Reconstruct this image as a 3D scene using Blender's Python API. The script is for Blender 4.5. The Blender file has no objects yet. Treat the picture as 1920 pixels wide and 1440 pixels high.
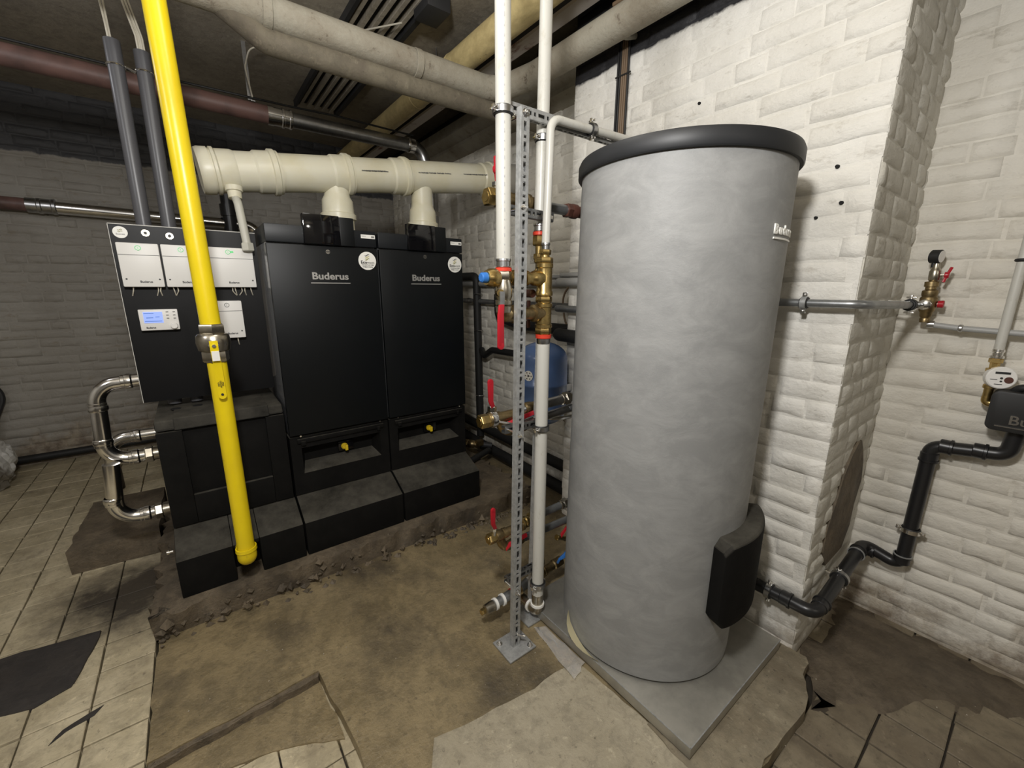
import bpy, bmesh, math, random
from mathutils import Vector, Matrix, geometry
S = bpy.context.scene
COL = S.collection
PI = math.pi
V = Vector
random.seed(7)

# ------------------------------------------------------------------ camera
FPX, YAW, PITCH, ROLL, CAMH = 775.4, math.radians(37.4), math.radians(12.96), math.radians(.168), 1.3
fwd = V((math.sin(YAW)*math.cos(PITCH), math.cos(YAW)*math.cos(PITCH), -math.sin(PITCH)))
right = V((math.cos(YAW), -math.sin(YAW), 0)); up = right.cross(fwd)
RX = right*math.cos(ROLL) + up*math.sin(ROLL); UX = -right*math.sin(ROLL) + up*math.cos(ROLL)
cam = bpy.data.cameras.new('camera'); camo = bpy.data.objects.new('camera', cam); COL.objects.link(camo)
cam.sensor_fit = 'HORIZONTAL'; cam.sensor_width = 36; cam.lens = FPX/1920*36; cam.clip_start = .02
m = Matrix((RX, UX, -fwd)).transposed().to_4x4(); m.translation = V((0, 0, CAMH)); camo.matrix_world = m
S.camera = camo
CAMP = V((0, 0, CAMH))

# ------------------------------------------------------------------ world, lamps, exposure
S.view_settings.view_transform = 'Standard'; S.view_settings.look = 'None'
S.view_settings.gamma = 1; S.view_settings.use_curve_mapping = False
S.view_settings.exposure = 0.0
w = bpy.data.worlds.new('world'); S.world = w; w.use_nodes = True
w.node_tree.nodes['Background'].inputs[0].default_value = (.8, .85, 1, 1)
w.node_tree.nodes['Background'].inputs[1].default_value = .02
def lamp(name, loc, energy, size, color):
    l = bpy.data.lights.new(name, 'POINT'); l.energy = energy; l.shadow_soft_size = size; l.color = color
    o = bpy.data.objects.new(name, l); o.location = loc; COL.objects.link(o); return o
lamp('ceiling_or_fill_lamp', (-.05, .21, 1.98), 86, .08, (1, .985, .96))
lamp('ceiling_or_fill_lamp', (.45, 1.05, 2.42), 9, .12, (1, .98, .94))  # added fill, brightens the far wall, screed and vessel
lamp('ceiling_or_fill_lamp', (-1.35, .95, 2.25), 24, .07, (.97, .97, 1))
lamp('ceiling_or_fill_lamp', (-.85, 2.45, 2.3), 4.5, .04, (.95, .95, 1))
lamp('ceiling_or_fill_lamp', (.5, -2.4, 2.3), 20, .08, (1, .94, .85))

def U(px, py, x=None, y=None, z=None):
    """point on a known plane of the room seen at a pixel of the 1920x1440 photograph (surveying helper)"""
    d = RX*((px-960)/FPX) + UX*(-(py-720)/FPX) + fwd
    t = (x/d.x) if x is not None else (y/d.y) if y is not None else ((z-CAMH)/d.z)
    return CAMP + d*t
def project(p):
    d = V(p)-CAMP; zc = d.dot(fwd)
    if zc < .05: return None
    return (960+FPX*d.dot(RX)/zc, 720-FPX*d.dot(UX)/zc, zc)

# ------------------------------------------------------------------ materials
def mat(name, col=(.5, .5, .5), rough=.5, metal=0, **kw):
    m = bpy.data.materials.new(name); m.use_nodes = True
    b = m.node_tree.nodes['Principled BSDF']
    b.inputs['Base Color'].default_value = (*col, 1); b.inputs['Roughness'].default_value = rough
    b.inputs['Metallic'].default_value = metal
    for k, v in kw.items():
        k = k.replace('_', ' ')
        if k in b.inputs: b.inputs[k].default_value = v
    return m
class NT:
    def __init__(s, m):
        s.m = m; s.t = m.node_tree; s.b = s.t.nodes['Principled BSDF']
        s.geo = s.t.nodes.new('ShaderNodeNewGeometry'); s.pos = s.geo.outputs['Position']
    def n(s, typ, **kw):
        nd = s.t.nodes.new(typ)
        for k, v in kw.items(): setattr(nd, k, v)
        return nd
    def link(s, a, b): s.t.links.new(a, b)
    def val(s, sock, v):
        if hasattr(v, 'is_linked') or isinstance(v, bpy.types.NodeSocket): s.link(v, sock)
        else: sock.default_value = v
    def math(s, op, a, b=0.):
        nd = s.n('ShaderNodeMath', operation=op); s.val(nd.inputs[0], a); s.val(nd.inputs[1], b); return nd.outputs[0]
    def noise(s, scale, detail=4, rough=.6, stretch=None, vec=None, dist=0):
        nd = s.n('ShaderNodeTexNoise'); nd.inputs['Scale'].default_value = scale
        nd.inputs['Detail'].default_value = detail; nd.inputs['Roughness'].default_value = rough
        nd.inputs['Distortion'].default_value = dist
        v = vec or s.pos
        if stretch:
            mp = s.n('ShaderNodeVectorMath', operation='MULTIPLY'); s.link(v, mp.inputs[0]); mp.inputs[1].default_value = stretch; v = mp.outputs[0]
        s.link(v, nd.inputs['Vector']); return nd.outputs['Fac']
    def ramp(s, fac, a, b):
        nd = s.n('ShaderNodeMapRange', clamp=True); nd.inputs[1].default_value = a; nd.inputs[2].default_value = b
        s.link(fac, nd.inputs[0]); return nd.outputs[0]
    def mix(s, fac, a, b):
        nd = s.n('ShaderNodeMix', data_type='RGBA'); s.val(nd.inputs[0], fac)
        for i, c in ((6, a), (7, b)):
            if isinstance(c, tuple): nd.inputs[i].default_value = (*c, 1)
            else: s.link(c, nd.inputs[i])
        return nd.outputs[2]
    def z(s):
        nd = s.n('ShaderNodeSeparateXYZ'); s.link(s.pos, nd.inputs[0]); return nd.outputs
    def color(s, c): s.link(c, s.b.inputs['Base Color'])
    def rough(s, r): s.link(r, s.b.inputs['Roughness'])
    def bump(s, h, strength=.3, dist=.004):
        nd = s.n('ShaderNodeBump'); nd.inputs['Strength'].default_value = strength; nd.inputs['Distance'].default_value = dist
        s.link(h, nd.inputs['Height']); s.link(nd.outputs[0], s.b.inputs['Normal'])

def paint(name, dark_z=None, dark_amp=.07, a=(.77, .75, .70), b=(.65, .625, .565), dirt=.5, low=.35, dark=(.025, .025, .028)):
    m = mat(name, a, .62); N = NT(m)
    c = N.mix(N.ramp(N.noise(2.2, 5), .35, .68), a, b)
    f1 = N.ramp(N.noise(9, 9, .72, (1, 1, 2.6)), .575, .68)
    c = N.mix(N.math('MULTIPLY', f1, dirt), c, (.23, .19, .135))
    f2 = N.ramp(N.noise(55, 4, .6, (1, 1, 1.8)), .66, .72)
    c = N.mix(N.math('MULTIPLY', f2, .6*dirt), c, (.10, .085, .065))
    z = N.z()[2]
    # damp, rusty flaking paint along the foot of the wall
    lowf = N.ramp(N.math('SUBTRACT', N.math('ADD', N.math('MULTIPLY', N.noise(5, 8, .75), 1.1), .0), z), low-.02, low+.22)
    c = N.mix(N.math('MULTIPLY', lowf, .8), c, N.mix(N.ramp(N.noise(14, 5), .4, .6), (.13, .085, .05), (.34, .28, .20)))
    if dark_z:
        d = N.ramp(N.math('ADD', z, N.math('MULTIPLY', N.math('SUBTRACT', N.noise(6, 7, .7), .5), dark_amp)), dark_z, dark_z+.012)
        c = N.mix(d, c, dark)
    N.color(c)
    h = N.math('ADD', N.math('MULTIPLY', N.noise(38, 6, .65), .6), N.math('MULTIPLY', N.noise(11, 4, .6, (1, 1, 1.7)), 1.3))
    N.bump(h, .8, .007)
    return m
M = {}
M['paint_breast'] = paint('painted brick breast', 2.235, dirt=.38, low=.45)
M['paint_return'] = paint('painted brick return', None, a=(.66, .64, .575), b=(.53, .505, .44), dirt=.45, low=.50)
M['paint_recess'] = paint('painted brick recess', None, a=(.72, .69, .62), b=(.62, .585, .51), dirt=.30, low=.40)
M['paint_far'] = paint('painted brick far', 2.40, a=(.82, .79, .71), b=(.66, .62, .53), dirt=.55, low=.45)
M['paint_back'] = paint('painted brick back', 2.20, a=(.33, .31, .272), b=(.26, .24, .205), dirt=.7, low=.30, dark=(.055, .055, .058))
M['plain_wall'] = paint('plain painted wall', None, a=(.5, .47, .42), b=(.42, .4, .35), dirt=.3)

def stone(name, cols, rough=(.4, .8), bump=.4, specks=.5, sc=3):
    m = mat(name, cols[0], .6); N = NT(m)
    c = N.mix(N.ramp(N.noise(sc, 7, .7), .38, .62), cols[0], cols[1])
    c = N.mix(N.ramp(N.noise(sc*.55, 6, .65, (1.3, .8, 1)), .48, .66), c, cols[2])
    c = N.mix(N.math('MULTIPLY', N.ramp(N.noise(19, 8, .75, dist=.4), .47, .60), .42), c, tuple(q*.48 for q in cols[0]))
    c = N.mix(N.math('MULTIPLY', N.ramp(N.noise(26, 7, .75), .58, .66), .35), c, tuple(min(1, q*1.7) for q in cols[0]))
    c = N.mix(N.math('MULTIPLY', N.ramp(N.noise(48, 5, .7), .60, .70), specks), c, (.05, .04, .03))
    N.color(c)
    N.rough(N.math('ADD', N.math('MULTIPLY', N.ramp(N.noise(sc*.8, 6), .35, .65), rough[1]-rough[0]), rough[0]))
    N.bump(N.math('ADD', N.noise(70, 5, .7), N.math('MULTIPLY', N.noise(13, 5, .65), 1.5)), bump, .004)
    return m
M['tile'] = stone('worn stone tile', ((.50, .43, .29), (.39, .33, .215), (.57, .495, .345)), (.55, .85), .6, .55, 5)
N = NT(M['tile']); src = N.b.inputs['Base Color'].links[0].from_socket
dd_ = N.n('ShaderNodeVectorMath', operation='DISTANCE'); N.link(N.pos, dd_.inputs[0]); dd_.inputs[1].default_value = (-.36, 2.25, 0)
st_ = N.ramp(N.math('ADD', dd_.outputs['Value'], N.math('MULTIPLY', N.noise(7, 7, .7), .5)), .62, .36)      # spilt dark water stain by the plinth
d2_ = N.ramp(N.noise(2.3, 6, .7), .52, .66)
N.color(N.mix(st_, N.mix(N.math('MULTIPLY', d2_, .45), src, (.13, .10, .065)), (.05, .04, .028)))
M['tile_right'] = stone('grimy stone tile', ((.20, .165, .115), (.15, .12, .08), (.26, .22, .15)), (.5, .8), .35, .6, 4)
M['silt'] = stone('dark wet silt', ((.10, .078, .052), (.15, .12, .085), (.06, .047, .034)), (.3, .7), .8, .7, 5)
M['joint'] = mat('dirty joint', (.035, .028, .02), .95)
M['screed'] = stone('stained wet screed', ((.205, .160, .088), (.285, .222, .122), (.075, .060, .040)), (.28, .75), 1.0, .6, 4)
M['screed_light'] = stone('dry grey screed', ((.39, .345, .255), (.33, .288, .205), (.44, .39, .295)), (.7, .9), .8, .5, 3)
M['plinth'] = stone('crumbling concrete', ((.115, .09, .06), (.17, .133, .088), (.07, .056, .04)), (.5, .85), 1.0, .7, 7)
M['curb'] = stone('rough curb concrete', ((.30, .26, .185), (.22, .185, .125), (.15, .12, .08)), (.6, .9), .7, .6, 5)
M['bitumen'] = stone('dark floor patch', ((.032, .028, .026), (.042, .036, .032), (.026, .023, .022)), (.5, .8), .5, .2, 6)
M['ceiling'] = stone('sooty concrete ceiling', ((.38, .34, .27), (.31, .275, .22), (.44, .39, .31)), (.6, .9), .4, .3, 2)
M['black_hole'] = mat('soot black', (.006, .006, .006), .9)

def metal(name, col, rough, var=.12, sc=25, metal=1.0):
    m = mat(name, col, rough, metal); N = NT(m)
    f = N.noise(sc, 5, .65)
    dk = tuple(c*(1-var*2.2) for c in col)
    N.color(N.mix(N.ramp(f, .4, .65), col, dk))
    N.rough(N.math('ADD', N.math('MULTIPLY', f, var*1.2), rough-var*.5)); return m
M['chrome'] = metal('polished steel', (.86, .85, .83), .17, .05)
M['steel'] = metal('dull steel', (.50, .50, .50), .30, .12)
M['galv'] = metal('galvanised steel', (.44, .445, .44), .40, .13, 60, .45)
M['galv_dark'] = metal('dark zinc strut', (.33, .335, .34), .42, .15, 60)
M['pan'] = metal('galvanised pan', (.47, .455, .41), .42, .13, 7, .75)
M['brass'] = metal('brass', (.58, .42, .17), .28, .16, 40)
M['brass_dull'] = metal('tarnished brass', (.36, .27, .14), .38, .2, 40)
M['nickel'] = metal('nickel', (.50, .46, .38), .28, .12, 40)
M['grey_pipe'] = metal('grey coated pipe', (.33, .34, .345), .34, .1, 30, .75)
M['greypaint'] = mat('grey painted pipe', (.34, .34, .33), .45)
M['tee_dark'] = mat('dark fitting', (.09, .035, .025), .45)
M['red'] = mat('red plastic', (.40, .010, .020), .32)
M['red_ring'] = mat('red ring', (.62, .05, .025), .35)
M['blue'] = mat('blue plastic', (.03, .16, .5), .4)
M['white_pipe'] = None
m = mat('white plastic pipe', (.80, .79, .72), .38); N = NT(m)
N.color(N.mix(N.ramp(N.noise(30, 6, .7, (1, 1, .4)), .56, .72), (.53, .52, .475), (.42, .40, .335))); M['white_pipe'] = m
M['ptfe'] = mat('white thread tape', (.82, .81, .77), .6)
M['ptfe_dull'] = mat('pale crumbs', (.45, .41, .33), .8)
M['print'] = mat('black print', (.02, .02, .02), .5)
M['print_grey'] = mat('grey print', (.16, .16, .15), .5)
M['white'] = mat('white plastic', (.78, .765, .73), .42)
M['sticker'] = mat('white sticker', (.86, .85, .80), .4)
M['olive'] = mat('olive print', (.30, .29, .10), .5)
M['ochre'] = mat('ochre print', (.55, .50, .22), .5)
M['rubber'] = mat('black rubber', (.012, .012, .012), .55)
M['black_pipe'] = mat('black drain pipe', (.014, .014, .015), .33)
m = mat('black foam lagging', (.012, .012, .012), .6); N = NT(m); N.bump(N.noise(60, 3), .3, .003); M['lagging_black'] = m
M['abs_dark'] = mat('dark grey conduit', (.085, .085, .092), .36)
m = mat('boiler lacquer', (.0042, .0052, .0060), .42, Specular_IOR_Level=.25); M['boiler'] = m
M['boiler_side'] = mat('boiler side sheet', (.135, .138, .142), .16)  # lightened: reflection of the white modules put into the colour
M['boiler_top'] = mat('boiler hood', (.009, .0105, .0125), .40, Specular_IOR_Level=.3)
M['gloss'] = mat('gloss black', (.004, .004, .005), .06)
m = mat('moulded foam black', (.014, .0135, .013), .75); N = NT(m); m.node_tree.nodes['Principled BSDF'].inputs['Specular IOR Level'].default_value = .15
nz = N.n('ShaderNodeSeparateXYZ'); N.link(N.geo.outputs['True Normal'], nz.inputs[0])      # upward faces mixed paler, in mottled patches
up_pale = N.math('MULTIPLY', N.ramp(nz.outputs[2], .25, .75), N.ramp(N.noise(9, 6, .7), .15, .7))
N.color(N.mix(up_pale, N.mix(N.ramp(N.noise(9, 6, .7), .45, .7), (.0050, .0048, .0044), (.0085, .008, .0072)), (.082, .076, .062)))
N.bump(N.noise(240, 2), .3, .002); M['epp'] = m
M['board'] = mat('black board', (.0045, .0045, .005), .42, Specular_IOR_Level=.25)
M['edge'] = mat('board edge', (.55, .54, .5), .5)
m = mat('tank jacket', (.30, .30, .295), .58); N = NT(m)
f = N.noise(6.5, 7, .7, (1.2, 1.2, 2.2), dist=.6)
N.color(N.mix(N.ramp(f, .40, .66), (.232, .234, .230), (.298, .299, .293)))
N.bump(N.math('ADD', N.math('MULTIPLY', N.noise(22, 4, .6, (1, 1, 2)), 1.), N.math('MULTIPLY', N.noise(260, 2), .5)), .16, .004); M['jacket'] = m
M['lid'] = mat('black lid', (.014, .015, .017), .5)
M['foam'] = mat('cream foam', (.62, .56, .36), .8)
m = mat('yellow gas paint', (.80, .60, .010), .33); N = NT(m)
c = N.mix(N.ramp(N.noise(4, 4), .4, .7), (.84, .64, .008), (.74, .55, .012))
c = N.mix(N.math('MULTIPLY', N.ramp(N.noise(40, 5, .7, (1, 1, .35)), .68, .76), .75), c, (.25, .15, .02)); N.color(c)
N.bump(N.noise(90, 3), .12, .002); M['yellow'] = m
M['yellow_cap'] = mat('yellow plastic', (.70, .50, .02), .4)
m = mat('cream polypropylene', (.78, .73, .54), .36); N = NT(m)
N.color(N.mix(N.ramp(N.noise(5, 4), .4, .7), (.70, .67, .535), (.64, .59, .41)))
N.b.inputs['Subsurface Weight'].default_value = .12; N.b.inputs['Subsurface Radius'].default_value = (.02, .015, .008); M['pp'] = m
M['pp_clear'] = mat('milky pipe', (.52, .51, .44), .35)
M['pp_grey'] = mat('grey sleeve', (.34, .32, .28), .7)
m = mat('canvas lagging', (.42, .38, .29), .8); N = NT(m)
c = N.mix(N.ramp(N.noise(4, 7, .7), .4, .65), (.36, .335, .27), (.25, .215, .16))
c = N.mix(N.math('MULTIPLY', N.ramp(N.noise(16, 7, .75), .60, .68), .7), c, (.09, .065, .045)); N.color(c)
N.bump(N.math('ADD', N.noise(75, 5, .7), N.math('MULTIPLY', N.noise(9, 3), 1.5)), .5, .006); M['lagging'] = m
m = mat('varnished lagging', (.45, .36, .17), .45); N = NT(m)
c = N.mix(N.ramp(N.noise(9, 6, .7, (2.2, .8, 1)), .38, .66), (.70, .57, .28), (.46, .36, .17))
c = N.mix(N.math('MULTIPLY', N.ramp(N.noise(30, 5, .7), .66, .74), .7), c, (.06, .04, .02)); N.color(c)
N.bump(N.noise(30, 5, .65), .4, .004); M['lagging_yellow'] = m
M['lagging_shaded'] = stone('shaded lagging', ((.20, .175, .125), (.16, .138, .10), (.12, .10, .075)), (.7, .9), .4, .4, 5)  # shade under the main run put into this colour
m = mat('red oxide pipe', (.16, .055, .045), .5); N = NT(m)
N.color(N.mix(N.ramp(N.noise(8, 6), .45, .7), (.17, .095, .08), (.09, .055, .048))); M['red_oxide'] = m
m = mat('rusty beam', (.05, .045, .042), .7); N = NT(m)
N.color(N.mix(N.ramp(N.noise(9, 7, .75), .50, .60), (.035, .034, .034), (.30, .17, .12))); M['beam'] = m
M['beam_dark'] = mat('black beam', (.022, .022, .023), .6)
m = mat('whitewashed flange', (.45, .41, .36), .7); N = NT(m)
N.color(N.mix(N.ramp(N.noise(12, 7, .75, (1, .35, 1)), .54, .64), (.55, .50, .45), (.22, .11, .08))); M['flange'] = m
m = mat('blue vessel paint', (.10, .17, .36), .25); M['vessel'] = m
M['silver'] = mat('bright silver', (.50, .49, .47), .36, .6)
M['faint'] = mat('faint print', (.46, .46, .47), .5)
M['wire'] = mat('cream wire', (.62, .58, .48), .5)
M['cable_brown'] = mat('brown cable', (.17, .115, .07), .5)
m = mat('blue backlit screen', (.2, .3, .7), .3); b = m.node_tree.nodes['Principled BSDF']
b.inputs['Emission Color'].default_value = (.36, .47, 1, 1); b.inputs['Emission Strength'].default_value = .62; M['lcd'] = m
m = mat('green led', (.1, .6, .2), .3); b = m.node_tree.nodes['Principled BSDF']
b.inputs['Emission Color'].default_value = (.10, .8, .25, 1); b.inputs['Emission Strength'].default_value = .25; M['led'] = m
M['film'] = mat('clear plastic film', (.9, .9, .9), .18, Transmission_Weight=.75, IOR=1.15)
m = mat('crumpled plastic bag', (.62, .61, .58), .3); N = NT(m)
N.color(N.mix(N.ramp(N.noise(7, 3), .45, .55), (.66, .65, .62), (.20, .18, .15))); M['bag'] = m

# ------------------------------------------------------------------ mesh builder
def frame(d):
    d = V(d).normalized(); a = V((0, 0, 1)) if abs(d.z) < .9 else V((1, 0, 0))
    x = a.cross(d).normalized(); return x, d.cross(x).normalized(), d
class MB:
    def __init__(s): s.v = []; s.f = []
    def add(s, vs, fs):
        o = len(s.v); s.v += [tuple(p) for p in vs]; s.f += [tuple(i+o for i in f) for f in fs]; return s
    def box(s, a, b, mx=None):
        x0, y0, z0 = a; x1, y1, z1 = b
        vs = [V((x, y, z)) for z in (z0, z1) for x, y in ((x0, y0), (x1, y0), (x1, y1), (x0, y1))]
        if mx: vs = [mx @ p for p in vs]
        return s.add(vs, [(3, 2, 1, 0), (4, 5, 6, 7), (0, 1, 5, 4), (1, 2, 6, 5), (2, 3, 7, 6), (3, 0, 4, 7)])
    def lathe(s, p0, d, prof, n=24, cap=True, twist=0):
        x, y, d = frame(d); p0 = V(p0); vs = []; fs = []
        for t, r in prof:
            for k in range(n):
                a = 2*PI*k/n+twist; vs.append(p0 + d*t + x*(r*math.cos(a)) + y*(r*math.sin(a)))
        for i in range(len(prof)-1):
            for k in range(n):
                k2 = (k+1) % n; fs.append((i*n+k, i*n+k2, (i+1)*n+k2, (i+1)*n+k))
        if cap: fs.append(tuple(range(n))[::-1]); fs.append(tuple((len(prof)-1)*n+k for k in range(n)))
        return s.add(vs, fs)
    def cyl(s, p0, p1, r, n=20, r2=None):
        p0, p1 = V(p0), V(p1); L = (p1-p0).length
        return s.lathe(p0, p1-p0, [(0, r), (L, r if r2 is None else r2)], n)
    def hexa(s, p0, p1, r, ch=.12, twist=0):
        p0, p1 = V(p0), V(p1); L = (p1-p0).length; c = min(r*ch, L*.3)
        return s.lathe(p0, p1-p0, [(0, r*.9), (c, r), (L-c, r), (L, r*.9)], 6, twist=twist)
    def tube(s, pts, r, fil=0, n=16, cap=True, seg=8, closed=False):
        pts = fillet([V(p) for p in pts], fil, seg) if fil else [V(p) for p in pts]
        x = None; vs = []; fs = []; N = len(pts)
        for i, p in enumerate(pts):
            d = (pts[min(i+1, N-1)]-pts[max(i-1, 0)]).normalized()
            if x is None: x, y, _ = frame(d)
            else: x = (x - d*x.dot(d)).normalized(); y = d.cross(x)
            rr = r[i] if isinstance(r, list) else r
            for k in range(n):
                a = 2*PI*k/n; vs.append(p + x*(rr*math.cos(a)) + y*(rr*math.sin(a)))
        for i in range(N-1):
            for k in range(n):
                k2 = (k+1) % n; fs.append((i*n+k, i*n+k2, (i+1)*n+k2, (i+1)*n+k))
        if cap: fs.append(tuple(range(n))[::-1]); fs.append(tuple((N-1)*n+k for k in range(n)))
        return s.add(vs, fs)
    def strip(s, pts, wd, w, t):
        """flat bar: polyline pts, width direction wd"""
        pts = [V(p) for p in pts]; wd = V(wd).normalized(); vs = []; fs = []; N = len(pts)
        for i, p in enumerate(pts):
            d = (pts[min(i+1, N-1)]-pts[max(i-1, 0)]).normalized(); nn = d.cross(wd).normalized()
            ww = w[i] if isinstance(w, list) else w
            for a, b in ((-1, -1), (1, -1), (1, 1), (-1, 1)): vs.append(p + wd*(a*ww/2) + nn*(b*t/2))
        for i in range(N-1):
            for k in range(4):
                k2 = (k+1) % 4; fs.append((i*4+k, i*4+k2, (i+1)*4+k2, (i+1)*4+k))
        fs.append((3, 2, 1, 0)); fs.append(tuple((N-1)*4+k for k in range(4))); return s.add(vs, fs)
    def prism(s, outline, d):
        """closed outline of 3-D points extruded by vector d"""
        n = len(outline); d = V(d); vs = [V(p) for p in outline] + [V(p)+d for p in outline]
        fs = [tuple(range(n))[::-1], tuple(range(n, 2*n))] + [(k, (k+1) % n, n+(k+1) % n, n+k) for k in range(n)]
        return s.add(vs, fs)
    def torus(s, c, d, R, r, n=24, m=8):
        x, y, d = frame(d); c = V(c); vs = []; fs = []
        for i in range(n):
            a = 2*PI*i/n; e = x*math.cos(a)+y*math.sin(a)
            for k in range(m):
                b = 2*PI*k/m; vs.append(c + e*(R+r*math.cos(b)) + d*(r*math.sin(b)))
        for i in range(n):
            for k in range(m): fs.append((i*m+k, ((i+1) % n)*m+k, ((i+1) % n)*m+(k+1) % m, i*m+(k+1) % m))
        return s.add(vs, fs)
    def mesh(s, name, mt, smooth=True, ang=32, bevel=0, bseg=2):
        me = bpy.data.meshes.new(name); me.from_pydata(s.v, [], s.f)
        bm = bmesh.new(); bm.from_mesh(me)
        bmesh.ops.recalc_face_normals(bm, faces=bm.faces)
        if bevel:
            es = [e for e in bm.edges if len(e.link_faces) == 2 and e.calc_face_angle(0) > .6]
            bmesh.ops.bevel(bm, geom=es, offset=bevel, segments=bseg, affect='EDGES', profile=.6, clamp_overlap=True)
        bm.to_mesh(me); bm.free(); me.update()
        if smooth: me.shade_smooth(); me.set_sharp_from_angle(angle=math.radians(ang))
        me.materials.append(mt if not isinstance(mt, str) else M[mt]); return me
    def build(s, name, mt, parent=None, **kw):
        me = s.mesh(name, mt, **kw); xs, ys, zs = zip(*s.v)
        c = V(((min(xs)+max(xs))/2, (min(ys)+max(ys))/2, min(zs))); me.transform(Matrix.Translation(-c))
        o = bpy.data.objects.new(name, me); o.location = c; COL.objects.link(o)
        if parent: o.parent = parent; o.matrix_parent_inverse = parent.matrix_basis.inverted()
        return o
def fillet(pts, r, seg=8):
    out = [pts[0]]
    for i in range(1, len(pts)-1):
        p = pts[i]; a = (pts[i-1]-p); b = (pts[i+1]-p); la, lb = a.length, b.length; a.normalize(); b.normalize()
        ang = a.angle(b)
        if ang > PI-.02: out.append(p); continue
        rr = r[i] if isinstance(r, (list, tuple)) else r
        t = min(rr/math.tan(ang/2), la*.49, lb*.49); rr = t*math.tan(ang/2)
        c = p + (a+b).normalized()*(rr/math.sin(ang/2)); s0 = p+a*t-c; s1 = p+b*t-c
        th = s0.angle(s1)
        for k in range(seg+1):
            u = k/seg; out.append(c + (s0*math.sin((1-u)*th)+s1*math.sin(u*th))/math.sin(th))
    out.append(pts[-1]); return out
def tag(o, label, cat, group=None):
    o['label'] = label; o['category'] = cat
    if group: o['group'] = group
    return o
def thing(name, loc, label, cat, group=None):
    o = bpy.data.objects.new(name, None); o.location = loc; o.empty_display_size = .05; COL.objects.link(o); return tag(o, label, cat, group)
def struct(o): o['kind'] = 'structure'; return o
def stuff(o): o['kind'] = 'stuff'; return o
def sub(parent, name, mesh, mx=None):
    o = bpy.data.objects.new(name, mesh); COL.objects.link(o); o.parent = parent
    o.matrix_parent_inverse = parent.matrix_basis.inverted()
    if mx is not None: o.matrix_basis = mx
    return o
def copy_thing(root, delta, label):
    """copy of a thing and each of its parts and sub-parts, moved by delta"""
    def cp(o, par):
        c = o.copy(); COL.objects.link(c)
        if par: c.parent = par; c.matrix_parent_inverse = o.matrix_parent_inverse
        for k in [q for q in bpy.data.objects if q.parent == o]: cp(k, c)
        return c
    r = cp(root, None); r.location = root.location + V(delta); r['label'] = label; return r
def text(body, size, name, mt, parent, loc, ex=(1, 0, 0), ey=(0, 0, 1), depth=.001, align='CENTER', offset=0, sx=1.0, label=None):
    cu = bpy.data.curves.new(name, 'FONT'); cu.body = body; cu.size = size; cu.align_x = align; cu.align_y = 'CENTER'
    cu.extrude = depth; cu.offset = offset; cu.resolution_u = 3
    t = bpy.data.objects.new('tmp', cu); COL.objects.link(t)
    dg = bpy.context.evaluated_depsgraph_get(); me = bpy.data.meshes.new_from_object(t.evaluated_get(dg))
    bpy.data.objects.remove(t); bpy.data.curves.remove(cu)
    ex = V(ex).normalized(); ey = V(ey).normalized(); ez = ex.cross(ey)
    mx = Matrix((ex*sx, ey, ez)).transposed().to_4x4(); mx.translation = V(loc)
    me.transform(mx); me.materials.clear(); me.materials.append(M[mt]); me.name = name
    o = sub(parent, name, me)
    if label: o['label'] = label
    return o

# ------------------------------------------------------------------ room shell
XB, XF, YR, XR, YB = 1.60, 1.85, .38, 2.15, 4.50        # breast front, far wall, return, recess wall, back wall
XL, YN, ZC, ZLOW = -3.0, -3.6, 2.62, -.05
STRETCH, HEAD, CH = [], [], .0655
def brick_mesh(L, H, k):
    rnd = random.Random(k*17+int(L*1000)); n = 3 if L > .12 else 2
    def ring(ix, iz, y, j):
        pts = []
        x0, x1, z0, z1 = -L/2+ix, L/2-ix, -H/2+iz, H/2-iz
        for i in range(n+1): pts.append((x0+(x1-x0)*i/n, z0))
        for i in range(n, -1, -1): pts.append((x0+(x1-x0)*i/n, z1))
        return [V((px+rnd.uniform(-j, j), y+rnd.uniform(-j, j)*.35, pz+rnd.uniform(-j, j))) for px, pz in pts]
    a = ring(-.003, -.003, .0015, .0028); b = ring(.004, .0035, -.0050, .0036); c = ring(.020, .017, -.0085, .005)
    m_ = MB(); N_ = len(a); m_.add(a+b+c, [(r*N_+i, r*N_+(i+1) % N_, (r+1)*N_+(i+1) % N_, (r+1)*N_+i) for r in (0, 1) for i in range(N_)] + [tuple(2*N_+i for i in range(N_))])
    return m_
BV = {}
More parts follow.
